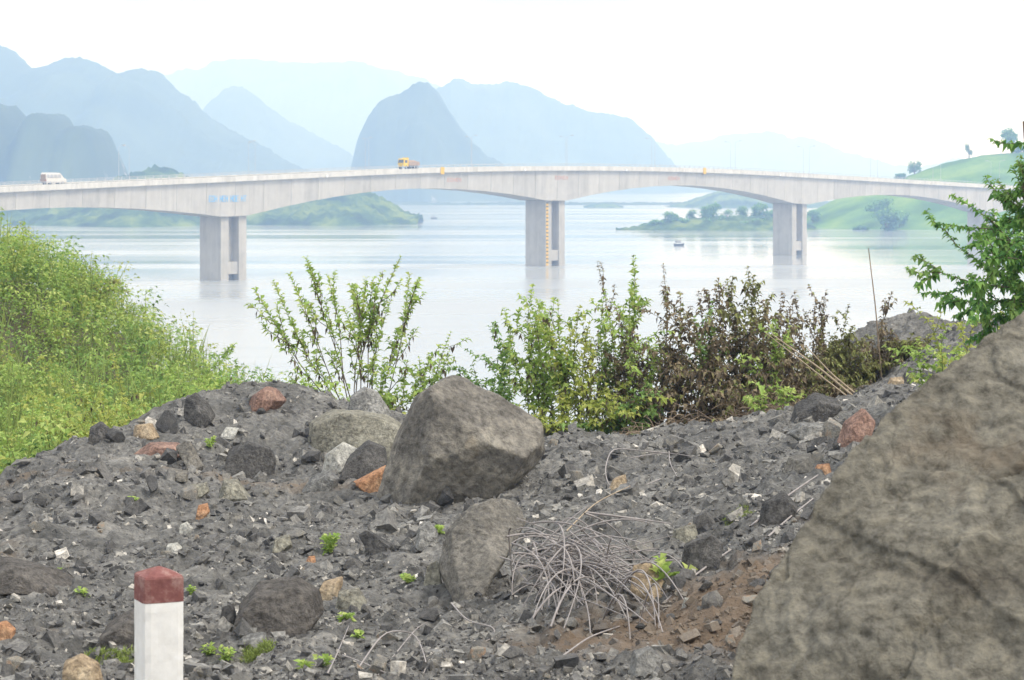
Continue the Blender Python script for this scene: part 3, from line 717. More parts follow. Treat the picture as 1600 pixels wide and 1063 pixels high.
def truck():
    e = empty('dump_truck')
    MB().box(-3.0, 3.0, -.5, .5, .62, .85).build('chassis', M['black'], e)
    pr_ = [(3.15, .6), (3.2, 1.5), (2.95, 2.55), (2.5, 2.68), (1.35, 2.62), (1.3, .6)]
    MB().loft([[(x, sg*1.12, z) for x, z in pr_] for sg in (-1, 1)]).build('cab', M['cabyellow'], e, bevel=.07)
    MB().loft([[(3.22, -.95, 1.62), (3.22, .95, 1.62), (3.18, .95, 1.6), (3.18, -.95, 1.6)], [(3.0, -.9, 2.38), (3.0, .9, 2.38), (2.96, .9, 2.36), (2.96, -.9, 2.36)]]).build('windscreen', M['glass'], e)
    for sg in (-1, 1):
        MB().box(1.75, 2.75, sg*1.13-.02, sg*1.13+.02, 1.6, 2.3).build('side_window', M['glass'], e)
        MB().box(3.14, 3.26, sg*.8-.18, sg*.8+.18, .85, 1.1).build('headlight', M['lamp'], e)
        for x, rr in ((2.2, .5), (-1.2, .5), (-2.25, .5)): wheel(e, x, sg*.98, rr, .3)
    bd = MB(); bd.box(-3.2, 1.15, -1.2, 1.2, .95, 1.1)
    bd.box(-3.2, 1.15, -1.2, -1.08, 1.104, 1.9); bd.box(-3.2, 1.15, 1.08, 1.2, 1.104, 1.9); bd.box(1.02, 1.15, -1.076, 1.076, 1.104, 2.15); bd.box(-3.2, -3.07, -1.076, 1.076, 1.104, 1.85)
    bd.build('cargo_bed', M['tail'], e)
    lx = np.linspace(-3.05, 1.0, 12); ly = np.linspace(-1.07, 1.07, 7)
    A, B_ = np.meshgrid(lx, ly); Zl = 1.75 + .5*(1-(B_/1.1)**2)*(1-((A+1.0)/2.2)**4) + .12*perlin(np.stack([A*2, B_*2, A*0], -1))
    obj('load', mesh_np('load', np.stack([A, B_, Zl], -1).reshape(-1, 3), grid_faces(*A.shape), M['load'], True), e)
    MB().box(1.18, 1.26, -1.1, 1.1, 1.2, 2.9).build('headboard', M['cabyellow'], e)
    return e
t = truck(); s = sof(628)
t.location = bp_(s, 2.4, deck_z(s)-PAR+.07); t.rotation_euler = (0, 0, ang + math.pi); t.scale = (1.0, 1.0, 1.1)
tag(t, 'yellow dump truck with a brown load driving left over the second span', 'truck')

# ------------------------------------------------------------------ boats
def boat(name, label, px, py, L, rz):
    Y = 26.0*F/(py-HY); e = empty(name, at(px, py, Y)); e.location.z = 0
    rings = []
    for x, w_, z0, z1 in ((-L*.5, .30, .05, .75), (-L*.3, .62, -.2, .65), (0, .75, -.25, .62), (L*.3, .55, -.2, .72), (L*.5, .08, .25, 1.0)):
        rings.append([(x, -w_, z1), (x, -w_*.6, z0), (x, w_*.6, z0), (x, w_, z1)])
    MB().loft(rings).build('hull', plainc('dark_boat_wood', (.07, .06, .055)), e)
    MB().loft([[(x, .8*math.cos(a), 1.15+.75*math.sin(a)) for a in np.linspace(0, math.pi, 9)] for x in (-L*.30, L*.12)]).build('canopy', plainc('grey_canopy', (.20, .2, .21)), e)
    for x in (-L*.28, L*.1):
        for sg in (-1, 1): MB().tube([(x, sg*.62, .5), (x, sg*.7, 1.2)], .04).build('canopy_post', plainc('dark_boat_wood', (.07, .06, .055)), e)
    e.rotation_euler = (0, 0, rz); tag(e, label, 'boat'); return e
boat('boat', 'small dark canopied boat on the water between the gauge pier and third pier', 1061, 384, 4.2, 0.35)
boat('boat', 'tiny dark boat off the tip of the wooded headland', 678, 342, 4.0, 0.1)

# ================================================================== ROCKS
_ico = {}
def ico(sub):
    if sub not in _ico:
        bm = bmesh.new(); bmesh.ops.create_icosphere(bm, subdivisions=sub, radius=1.0)
        bm.verts.ensure_lookup_table()
        _ico[sub] = (np.array([v.co[:] for v in bm.verts]), np.array([[v.index for v in f.verts] for f in bm.faces]))
        bm.free()
    return _ico[sub]

def cut_rock(planes, sub, nscale, namp, seed, stretch=(1, 1, 1), round_=14.0, strata=0.0):
    """a convex block of the given planes (normal, distance), with softened arrises and a broken surface"""
    d, Fc = ico(sub)
    d = d*np.array(stretch); d = d/np.linalg.norm(d, axis=1)[:, None]
    nn = np.array([p[0] for p in planes]); nn = nn/np.linalg.norm(nn, axis=1)[:, None]; hh = np.array([p[1] for p in planes])
    q = np.maximum(d @ nn.T, 1e-4)/hh[None, :]                      # 1/r for every plane
    k = round_
    r = 1.0/((q**k).sum(1))**(1.0/k)
    V = d*r[:, None]
    s = float(np.median(r))
    p = V/s*nscale + seed*5.17
    disp = namp*s*(0.75*fbm(p, 6, 2.1, .48) + 0.35*ridged(p*1.9, 5) - 0.2)
    # a few chipped ledges
    led = np.floor((V @ np.array([0.3, 0.25, 0.92]))/s*3.2 + 0.7*perlin(p*0.8))
    disp = disp + namp*s*0.45*perlin(np.stack([led*3.1, led*0, p[:, 0]*0.6], -1))
    if strata:
        h_ = (V @ np.array([0.42, 0.3, 0.86]))/s*6.0 + 1.6*fbm(p*0.45, 3)
        disp = disp + strata*s*(.8*perlin(np.stack([h_, p[:, 0]*.25, p[:, 1]*.25], -1)) + .6*np.floor(h_*1.3 % 2.0)*perlin(p*.5) + .3*ridged(p*3.3, 4) - .5*np.clip(perlin(p*.55+9)-.12, 0, 1)*2.2)
    return V + d*disp[:, None], Fc

def outline_rock(name, label, poly, mat, cat='rock', Y=None, depth=0.8, sub=4, namp=0.05, nscale=1.6, seed=1, sink=0.16, group=None, parent=None, fronts=None, rnd_=60.0, strata=0.0):
    poly = np.array(poly, float)
    cx, by = poly[:, 0].mean(), poly[:, 1].max()
    if Y is None:
        Y = hit(cx, by - 0.04*(by-poly[:, 1].min()))[1]
    W = np.ptp(poly[:, 0])/F*Y
    Yc = Y + 0.32*W*depth
    pw = np.stack([(poly[:, 0]-CX)/F*Yc, CAMZ + (HY-poly[:, 1])/F*Yc], 1)
    hgt = np.ptp(pw[:, 1])
    low = pw[:, 1] < pw[:, 1].min() + 0.25*hgt
    pw[low, 1] -= sink*hgt
    cen = pw.mean(0)
    # convex hull order
    pts = sorted(map(tuple, pw)); 
    def half(ps):
        h = []
        for p in ps:
            while len(h) > 1 and (h[-1][0]-h[-2][0])*(p[1]-h[-2][1]) - (h[-1][1]-h[-2][1])*(p[0]-h[-2][0]) <= 0: h.pop()
            h.append(p)
        return h
    hull = half(pts)[:-1] + half(pts[::-1])[:-1]
    cen = np.mean(hull, 0)
    r_ = np.random.default_rng(seed)
    planes = []
    dep = 0.5*W*depth
    for i in range(len(hull)):
        a, b2 = np.array(hull[i]), np.array(hull[(i+1) % len(hull)])
        e = b2-a; nrm = np.array([e[1], -e[0]])/(np.linalg.norm(e)+1e-9)
        mid = (a+b2)/2 - cen; dist = max(0.02, float(nrm @ mid))
        ty = r_.uniform(-0.34, 0.02)
        planes.append(((nrm[0], ty, nrm[1]), dist/math.sqrt(1+ty*ty)))
        planes.append(((nrm[0], 0.75, nrm[1]), (dist*.95+dep*.42)/math.sqrt(1+.5625)))
    if fronts is None:
        for k in range(3):
            a = r_.uniform(-0.5, 0.5); t_ = r_.uniform(-0.1, 0.75)
            v_ = np.array([a, -1.0, t_]); planes.append((v_, dep*r_.uniform(0.8, 1.1)))
    else:
        for v_, q in fronts: planes.append((np.array(v_, float), dep*q))
    planes.append(((0, 1, 0.1), dep*1.1))
    V, Fc = cut_rock(planes, sub, nscale, namp, seed, (1, max(.35, depth), max(.3, hgt/W)), rnd_, strata)
    me = mesh_np(name, V, Fc, mat, smooth=(sub >= 6))
    o = obj(name, me, parent, (cen[0], Yc, cen[1]))
    if label: tag(o, label, cat, group)
    return o

# the outcrop on the right, close to the road: a ridge whose broken face leans towards the road
def outcrop():
    cr_ = np.array([at(px_-34, py_-6, y_) for px_, py_, y_ in ((1040,1420,9.2),(1120,1190,9.4),(1158,1063,9.6),(1196,960,9.8),(1252,848,10.0),(1332,738,10.2),(1408,648,10.4),(1470,588,10.5),(1540,538,10.6),(1610,486,10.7),(1720,435,10.9),(1900,400,11.3),(2150,420,11.8))])
    seg = np.concatenate([[0], np.cumsum(np.linalg.norm(np.diff(cr_, axis=0), axis=1))])
    NU, NV = 460, 420
    u = np.linspace(0, seg[-1], NU); K = np.stack([np.interp(u, seg, cr_[:, k]) for k in range(3)], 1)
    for _ in range(10): K[1:-1] = .25*K[:-2] + .5*K[1:-1] + .25*K[2:]
    v = np.linspace(-0.5, 1.0, NV)
    vf = np.clip(v, 0, 1)[None, :, None]; vb = np.clip(-v, 0, 1)[None, :, None]
    face = np.array([0.75, -2.9, -2.1]); back = np.array([0.9, 2.0, -3.2])
    r0 = 0.16                                                        # rounded brow between the two slopes
    P_ = K[:, None] + vf*face + vb*back
    P_[..., 2] -= 0.0
    n1 = np.cross(np.array([0.62, 0.3, 0.78]), face); n1 = n1/np.linalg.norm(n1)
    if n1[1] > 0: n1 = -n1
    nb_ = np.array([-0.3, 0.65, 0.6]); nb_ /= np.linalg.norm(nb_)
    t_ = smooth(-.12, .12, v)[None, :, None]; nn = n1*t_ + nb_*(1-t_); nn = nn/np.linalg.norm(nn, axis=-1, keepdims=True)
    q = P_.copy()
    big = 0.10*fbm(q*1.1+3, 3)
    bed = q @ np.array([0.55, 0.12, -0.72]) + .22*fbm(q*1.4+7, 3)
    step = np.floor(bed*3.4); fr = bed*3.4-step
    ledge = 0.085*(perlin(np.stack([step*1.37, step*0+.5, (q @ np.array([.3, .9, .2]))*.7], -1)) - .55*smooth(.82, 1.0, fr))
    blk = np.floor((q @ np.array([.7, .5, .5]) + .15*fbm(q*1.8, 2))*2.3)
    ledge = ledge + 0.055*perlin(np.stack([blk*2.1, step*1.7, blk*0], -1))
    hol = -0.14*np.clip(perlin(q*np.array([1.3, 1.3, 2.2])+21)-.18, 0, 1)
    fine_ = 0.014*ridged(q*5.5, 5) + 0.012*fbm(q*15, 4) - .01
    crest_ = (0.35 + 0.65*smooth(.0, .25, np.abs(v)))[None, :]
    d_ = (big + ledge + hol)*crest_ + fine_
    P_ = P_ + nn*(d_ - .05)[..., None]
    V = P_.reshape(-1, 3)
    Fc = grid_faces(NU, NV)
    # close it underneath and at both ends
    base_i = len(V); low = V.reshape(NU, NV, 3)
    bot = np.array([[low[i_, 0, 0], low[i_, 0, 1], 21.0] for i_ in range(NU)] + [[low[i_, -1, 0], low[i_, -1, 1], 21.0] for i_ in range(NU)])
    V = np.concatenate([V, bot]); idx = np.arange(NU*NV).reshape(NU, NV); b0 = base_i + np.arange(NU); b1 = base_i + NU + np.arange(NU)
    sk = [np.stack([idx[:-1, 0], idx[1:, 0], b0[1:], b0[:-1]], -1), np.stack([idx[1:, -1], idx[:-1, -1], b1[:-1], b1[1:]], -1), np.stack([b0[:-1], b0[1:], b1[1:], b1[:-1]], -1)]
    return V, np.concatenate([Fc] + sk)
V, Fc = outcrop(); org = V.mean(0); org[2] = 23.5
tag(obj('rock_outcrop', mesh_np('rock_outcrop', V-org, Fc, M['outcrop'], True), None, org), 'large grey-brown rock outcrop filling the lower right corner', 'rock')
# the big boulder
outline_rock('boulder', 'big angular grey and tan boulder standing on the crest of the rubble',
     [(583,800),(606,770),(628,735),(634,690),(640,650),(655,618),(690,597),(722,600),(765,622),(805,647),(838,666),(841,700),(820,735),(770,775),(700,800),(640,805)],
     M['boulder'], 'boulder', depth=0.75, sub=6, namp=0.04, nscale=1.7, seed=5, sink=0.08, fronts=[((-.05, -1, .22), .66), ((.50, -.62, .80), .66), ((.15, -1, -.40), .60), ((-.95, -.75, .25), .80)], rnd_=150, strata=0.022)
RK = [
 ('boulder', 'flat-topped olive grey boulder just left of the big boulder', [(476,705),(488,662),(528,643),(600,650),(632,672),(630,705),(590,722),(520,718)], 'olive', 5),
 ('boulder', 'pointed grey rock on the crest behind the flat-topped boulder', [(538,655),(548,622),(570,606),(590,615),(608,642),(609,668),(560,668)], 'grey', 5),
 ('boulder', 'reddish boulder on the crest left of the sparse shrub', [(382,640),(394,619),(415,605),(432,610),(444,626),(425,640)], 'red', 4),
 ('rock', 'lone dark cube-like rock in the middle of the left heap', [(349,744),(357,706),(385,692),(420,700),(429,716),(426,747),(390,754)], 'dark', 5),
 ('rock', 'dark rock at the very left edge of the heap by the bushes', [(136,697),(141,669),(158,660),(170,670),(169,692)], 'dark', 4),
 ('rock', 'upright dark grey rock on the crest above the left heap', [(287,652),(290,622),(305,615),(322,630),(336,652),(318,667)], 'dark', 4),
 ('rock', 'block with a white face leaning below the flat-topped boulder', [(503,737),(510,710),(535,692),(557,702),(546,727),(520,740)], 'pale', 4),
 ('rock', 'blackish rock between the white-faced block and the big boulder', [(526,748),(545,715),(575,690),(600,700),(604,727),(565,752)], 'dark', 4),
 ('rock', 'orange-brown triangular slab at the left foot of the big boulder', [(553,754),(590,736),(606,727),(608,764),(580,770)], 'orange', 4),
 ('rock', 'rounded grey rock below the white-faced block', [(468,768),(488,746),(514,736),(528,748),(521,768)], 'grey', 4),
 ('stone', 'pale yellowish chip lying below the big boulder', [(596,808),(604,799),(620,796),(624,804),(610,810)], 'tan', 3),
 ('rock', 'long brown-grey slab sloping down the left heap', [(270,695),(296,690),(318,722),(312,732),(296,730)], 'clay', 4),
 ('rock', 'low pinkish flat rock on the upper left heap', [(210,710),(236,694),(275,694),(298,708),(250,714)], 'red', 4),
 ('rock', 'brown squarish stone on the upper left heap', [(207,686),(212,665),(235,662),(247,681)], 'tan', 4),
 ('rock', 'pale stone on the left heap below the upright rock', [(343,682),(353,668),(373,670),(366,684)], 'pale', 3),
 ('rock', 'flat grey stone left of the lone dark rock', [(250,752),(264,732),(294,738),(291,752)], 'clay', 4),
 ('rock', 'pale olive stone below the long slab', [(288,778),(296,759),(322,755),(326,769),(306,780)], 'olive', 4),
 ('rock', 'triangular grey slab under the lone dark rock', [(340,783),(350,751),(370,750),(394,778)], 'olive', 4),
 ('boulder', 'cracked dark boulder right of the marker post', [(362,992),(374,950),(402,918),(462,908),(492,926),(500,962),(472,992),(400,998)], 'umber', 5),
 ('rock', 'dark rock leaning on the left side of the cracked boulder', [(340,988),(347,950),(364,944),(374,984)], 'dark', 4),
 ('rock', 'speckled light grey stone in front of the cracked boulder', [(440,988),(449,952),(470,936),(489,962),(482,988)], 'grey', 4),
 ('rock', 'small tilted grey slab at the foot of the cracked boulder', [(422,978),(431,961),(444,962),(441,981)], 'grey', 4),
 ('rock', 'tan-topped stone right of the cracked boulder', [(490,934),(504,912),(534,903),(531,932),(510,940)], 'tan', 4),
 ('rock', 'grey-green angular stone right of the tan-topped one', [(523,955),(529,926),(560,920),(573,942),(566,958)], 'olive', 4),
 ('rock', 'flat grey stone below the cracked boulder', [(362,1012),(380,994),(415,990),(420,1008),(390,1018)], 'grey', 4),
 ('rock', 'dark leaning slab in the middle of the slope', [(560,838),(575,829),(613,852),(606,864),(584,868)], 'dark', 4),
 ('rock', 'upright grey stone in the middle of the slope', [(648,848),(654,826),(670,815),(683,831),(684,848),(665,856)], 'grey', 4),
 ('rock', 'long brownish clay slab running down the middle of the slope', [(688,890),(705,832),(745,792),(800,772),(828,795),(800,855),(762,895),(728,938),(714,934)], 'clay', 6),
 ('rock', 'pale wedge at the lower end of the clay slab', [(660,915),(668,885),(684,875),(692,915)], 'olive', 4),
 ('rock', 'low brown earth lump at the left edge of the picture', [(-40,930),(-34,892),(12,876),(66,888),(112,914),(104,932)], 'umber', 5),
 ('rock', 'sloping earth lump just left of the marker post', [(140,1012),(168,978),(204,958),(235,966),(244,1014)], 'umber', 5),
 ('stone', 'rounded orange stone at the lower left edge', [(-12,1000),(-9,976),(9,971),(23,984),(21,1000)], 'orange', 4),
 ('rock', 'rounded brown boulder in the lower left corner', [(97,1085),(101,1036),(125,1025),(151,1040),(162,1085)], 'tan', 5),
 ('rock', 'tan stone half covered by the bleached branches', [(983,935),(989,886),(1015,880),(1046,916),(1032,942)], 'tan', 4),
 ('rock', 'dark grey block right of the bleached branches', [(1062,884),(1070,852),(1110,834),(1131,850),(1122,888),(1080,893)], 'dark', 4),
 ('rock', 'yellowish stone behind the dark grey block', [(1048,852),(1054,828),(1085,819),(1091,842)], 'olive', 4),
 ('rock', 'grey stone at the bottom below the bleached branches', [(983,1048),(990,1020),(1015,1012),(1036,1030),(1027,1051)], 'grey', 4),
 ('stone', 'tan stone inside the loop of bare branch', [(948,768),(959,749),(977,742),(981,768)], 'tan', 4),
 ('rock', 'blackish hump of rock under the dry canes', [(1234,660),(1244,636),(1275,618),(1310,627),(1324,655)], 'dark', 5),
 ('rock', 'maroon rock beside the outcrop', [(1306,695),(1322,662),(1350,640),(1368,660),(1348,700)], 'red', 4),
 ('rock', 'light grey slab under the blackish hump', [(1232,678),(1250,662),(1288,664),(1290,682),(1255,690)], 'grey', 4),
 ('stone', 'bright orange stone beside the outcrop', [(1270,740),(1277,727),(1295,725),(1300,740)], 'orange', 3),
 ('rock', 'brown rock left of the bright orange stone', [(1226,736),(1236,716),(1265,710),(1282,734)], 'clay', 4),
 ('rock', 'dark block at the edge of the outcrop', [(1188,818),(1194,786),(1225,770),(1247,792),(1228,822)], 'dark', 4),
 ('stone', 'pale stone on the ridge under the leafy tree', [(1428,590),(1434,573),(1453,569),(1457,585)], 'pale', 3),
 ('stone', 'tan stone on the ridge above the canes\' foot', [(1386,604),(1392,592),(1412,590),(1414,602)], 'tan', 3),
 ('rock', 'grey rock on the ridge between two pale stones', [(1408,602),(1414,582),(1432,580),(1436,600)], 'dark', 4),
 ('stone', 'white angular stone left of the post top', [(258,865),(262,851),(276,849),(284,857),(275,866)], 'pale', 3),
 ('stone', 'pale green-grey kite-shaped stone above the post', [(279,836),(282,820),(292,816),(301,826),(293,840)], 'pale', 3),
 ('stone', 'tan brick-like stone in the left heap', [(305,812),(310,790),(324,787),(327,800),(316,814)], 'orange', 3),
 ('stone', 'olive flat stone in the middle of the left slope', [(424,858),(430,842),(452,836),(456,852),(440,864)], 'olive', 3),
 ('stone', 'small orange stone in the middle of the slope', [(477,880),(482,870),(492,869),(493,878)], 'orange', 3),
 ('stone', 'white pebble beside the bleached branches', [(1064,950),(1070,934),(1082,936),(1082,952)], 'pale', 3),
]
CLAYF = [((-.35, -.75, .85), .55), ((.5, -.6, .8), .6), ((-.9, -.5, .3), .8)]
for i, (nm, lb, poly, mt, sub) in enumerate(RK):
    outline_rock(nm, lb, poly, M[mt], 'rock' if nm != 'stone' else 'stone', sub=max(sub, 4), namp=0.045 if mt != 'clay' else 0.06, seed=40+i*3, depth=0.6+0.5*rnd.random(), rnd_=60 if mt != 'clay' else 80, strata=0.012 if mt != 'clay' else .035, fronts=CLAYF if 'clay slab running' in lb else None)

# ------------------------------------------------------------------ loose stones (parts of the rubble) and gravel
def hull_stone(seed, n=13):
    r_ = np.random.default_rng(seed)
    P_ = r_.normal(size=(n, 3)); P_ /= np.linalg.norm(P_, axis=1)[:, None]; P_ *= r_.uniform(0.75, 1.05, (n, 1))
    P_ *= np.array([0.5, r_.uniform(0.32, 0.5), r_.uniform(0.2, 0.42)])
    bm = bmesh.new()
    for p in P_: bm.verts.new(p)
    g_ = bmesh.ops.convex_hull(bm, input=bm.verts)
    dead = [x for x in g_['geom_interior'] if isinstance(x, bmesh.types.BMVert)]
    if dead: bmesh.ops.delete(bm, geom=dead, context='VERTS')
    me = bpy.data.meshes.new('stone'); bm.to_mesh(me); bm.free(); me.materials.append(M['stone']); return me
SM = [hull_stone(200+i, rnd.choice((11, 13, 15, 17))) for i in range(28)]
def vhit(px, py):
    res = np.full((len(px), 3), np.nan); live = np.ones(len(px), bool)
    for Y in np.arange(11.0, 41.0, 0.07):
        x = (px-CX)/F*Y; z = CAMZ + (HY-py)/F*Y
        g_ = gh(x, np.full_like(x, Y)); k = live & (z < g_)
        res[k] = np.stack([x[k], np.full(k.sum(), Y), g_[k]], 1); live &= ~k
        if not live.any(): break
    return res
px = rng.uniform(-30, 1330, 700); py = 600 + 470*rng.random(700)**0.85
Hh = vhit(px, py); ok = np.isfinite(Hh[:, 0]) & (Hh[:, 1] < 36)
Hh = Hh[ok][:300]
pxs = np.clip(rng.lognormal(math.log(18), 0.48, len(Hh)), 9, 46)
for P_, sz in zip(Hh, pxs):
    d = sz/F*P_[1]*1.1
    o = obj('stone', rnd.choice(SM), RUB, (P_[0], P_[1], P_[2] + d*0.14))
    o.scale = (d, d*rnd.uniform(.8, 1.2), d*rnd.uniform(.8, 1.25))
    o.rotation_euler = (rnd.gauss(0, .45), rnd.gauss(0, .45), rnd.uniform(0, 6.28))
# gravel: broken chips too small to pick apart
def scatter_chips(n, lo, hi, seed, y0=10.0, y1=44.0):
    r_ = np.random.default_rng(seed)
    y = 1.0/r_.uniform(1/y1, 1/y0, n*2); x = r_.uniform(-0.215, 0.21, n*2)*y + r_.normal(0, .3, n*2)
    k = (x > GX0+.1) & (x < GX1-.1) & (y > GY0) & (y < GY1-1)
    x, y = x[k][:n], y[k][:n]; n = len(x)
    # chips gather in drifts
    dens = fbm(np.stack([x*0.8, y*0.5, x*0], -1), 3)
    keep = r_.random(n) < np.clip(0.62 + 0.75*dens, 0.12, 1); x, y = x[keep], y[keep]; n = len(x)
    z = gh(x, y)
    s = np.exp(r_.uniform(math.log(lo), math.log(hi), n))
    cube = np.array([[-1,-1,-1],[1,-1,-1],[1,1,-1],[-1,1,-1],[-1,-1,1],[1,-1,1],[1,1,1],[-1,1,1]])*0.5
    Fq = np.array([[0,3,2],[0,2,1],[4,5,6],[4,6,7],[0,1,5],[0,5,4],[1,2,6],[1,6,5],[2,3,7],[2,7,6],[3,0,4],[3,4,7]])
    V = cube[None]*r_.uniform(0.5, 1.1, (n, 8, 3))*np.stack([np.ones(n), r_.uniform(.55, 1, n), r_.uniform(.3, .75, n)], 1)[:, None]
    q = r_.normal(size=(n, 4)); q[:, 0] += 1.2; q[:, 3] *= 2.5; q /= np.linalg.norm(q, axis=1)[:, None]
    w0, x0, y0, z0 = q.T
    R = np.stack([np.stack([1-2*(y0*y0+z0*z0), 2*(x0*y0-z0*w0), 2*(x0*z0+y0*w0)], -1), np.stack([2*(x0*y0+z0*w0), 1-2*(x0*x0+z0*z0), 2*(y0*z0-x0*w0)], -1), np.stack([2*(x0*z0-y0*w0), 2*(y0*z0+x0*w0), 1-2*(x0*x0+y0*y0)], -1)], -2)
    V = np.einsum('nij,nkj->nki', R, V)*s[:, None, None] + np.stack([x, y, z + s*r_.uniform(-.15, .2, n)], 1)[:, None]
    Fa = Fq[None] + (np.arange(n)*8)[:, None, None]
    tint = np.clip(r_.normal(0.48, 0.19, n) + (r_.random(n) < .05)*0.2, 0, 1)
    return V.reshape(-1, 3), Fa.reshape(-1, 3), np.repeat(tint, 12)
V1, F1, T1 = scatter_chips(110000, 0.009, 0.036, 11)
V2, F2, T2 = scatter_chips(13000, 0.034, 0.085, 12)
V3, F3, T3 = scatter_chips(1500, 0.07, 0.15, 13)
V4, F4, T4 = scatter_chips(3600, 0.045, 0.13, 14, 19.0, 36.0)
V5, F5, T5 = scatter_chips(420, 0.12, 0.24, 15, 21.0, 36.0)
V, Fa, T = V1, F1, T1
for v_, f_, t_ in ((V2, F2, T2), (V3, F3, T3), (V4, F4, T4), (V5, F5, T5)):
    Fa = np.concatenate([Fa, f_ + len(V)]); V = np.concatenate([V, v_]); T = np.concatenate([T, t_])
g_ = obj('gravel', mesh_np('gravel', V, Fa, M['gravel'], False, T)); tag(g_, 'loose dark grey gravel and rock chips covering the rubble', kind='stuff')

# ------------------------------------------------------------------ the marker post
m, n, b, o_ = new_mat('post_white_paint')
tcn = N(n, 'ShaderNodeTexCoord'); n1 = N(n, 'ShaderNodeTexNoise', Scale=14.0, Detail=9.0, Roughness=0.65); n.links.new(tcn.outputs['Object'], n1.inputs['Vector'])
r = ramp(n, [(0.30, (0.50, 0.47, 0.43)), (0.36, (0.76, 0.75, 0.73)), (0.7, (0.86, 0.855, 0.84))]); n.links.new(n1.outputs['Fac'], r.inputs[0]); n.links.new(r.outputs[0], b.inputs['Base Color'])
bpn = N(n, 'ShaderNodeBump', Strength=0.25, Distance=0.01); n.links.new(n1.outputs['Fac'], bpn.inputs['Height']); n.links.new(bpn.outputs[0], b.inputs['Normal'])
M['postwhite'] = m
m, n, b, o_ = new_mat('post_red_paint')
tcn = N(n, 'ShaderNodeTexCoord'); n1 = N(n, 'ShaderNodeTexNoise', Scale=16.0, Detail=9.0, Roughness=0.7); n.links.new(tcn.outputs['Object'], n1.inputs['Vector'])
r = ramp(n, [(0.3, (0.15, 0.055, 0.052)), (0.5, (0.225, 0.092, 0.085)), (0.64, (0.33, 0.20, 0.18))]); n.links.new(n1.outputs['Fac'], r.inputs[0]); n.links.new(r.outputs[0], b.inputs['Base Color'])
bpn = N(n, 'ShaderNodeBump', Strength=0.3, Distance=0.01); n.links.new(n1.outputs['Fac'], bpn.inputs['Height']); n.links.new(bpn.outputs[0], b.inputs['Normal'])
M['postred'] = m
PY = 11.8; pxc = at(248, 885, PY); ps = 0.096
gz = float(gh(np.array([pxc[0]]), np.array([PY]))[0])
pe = empty('marker_post', (pxc[0], PY, gz)); pe.rotation_euler = (0, 0, math.radians(24))
tag(pe, 'white square roadside marker post with a dull red pointed top', 'post')
zt = pxc[2]-gz
def wob(mb, amp, f=14):
    me_ = mb.data; co = np.empty(len(me_.vertices)*3, np.float32); me_.vertices.foreach_get('co', co); co = co.reshape(-1, 3)
    co += (amp*fbm(co*f, 3)[:, None]*np.array([1, 1, .4])).astype(np.float32); me_.vertices.foreach_set('co', co.ravel()); me_.update()
def ringsq(h, z, n_=6):
    pts = []
    for (ax, ay), (bx2, by2) in zip([(-1,-1),(1,-1),(1,1),(-1,1)], [(1,-1),(1,1),(-1,1),(-1,-1)]):
        for j in range(n_): 
            t_ = j/n_; x_, y_ = (ax+(bx2-ax)*t_), (ay+(by2-ay)*t_)
            k = 0.94 if j == 0 else 1.0
            pts.append((x_*h*k, y_*h*k, z))
    return pts
zr = zt - 0.155
wb = MB().loft([ringsq(ps, z) for z in np.linspace(-0.25, zr, 24)]).build('shaft', M['postwhite'], pe); wob(wb, 0.0022)
rb = MB().loft([ringsq(ps*1.012, z) for z in np.linspace(zr+.001, zt-.045, 5)] + [ringsq(ps*.96, zt-.036), ringsq(ps*.6, zt-.02), ringsq(ps*.08, zt)]).build('red_cap', M['postred'], pe); wob(rb, 0.002)

# ================================================================== PLANTS
def leaves_np(pos, dirs, L, wid, droop, seed):
    """folded four-triangle leaves; returns V, F"""
    n_ = len(pos); r_ = np.random.default_rng(seed)
    d = dirs/np.linalg.norm(dirs, axis=1)[:, None]
    up = np.array([0, 0, 1.0]) + r_.normal(0, .35, (n_, 3))
    side = np.cross(d, up); side /= np.linalg.norm(side, axis=1)[:, None] + 1e-9
    nor = np.cross(side, d)
    L = np.asarray(L)[:, None]; wd = np.asarray(wid)[:, None]; dr = np.asarray(droop)[:, None]
    b0 = pos; mid = pos + d*L*.45 - nor*0
    l_ = mid - side*wd + nor*wd*.45; r2 = mid + side*wd + nor*wd*.45
    tip = pos + d*L*.95 - np.array([0, 0, 1.0])*L*dr
    V = np.stack([b0, l_, mid, r2, tip], 1).reshape(-1, 3)
    f = np.array([[0, 2, 1], [0, 3, 2], [1, 2, 4], [2, 3, 4]])
    return V, (f[None] + (np.arange(n_)*5)[:, None, None]).reshape(-1, 3)

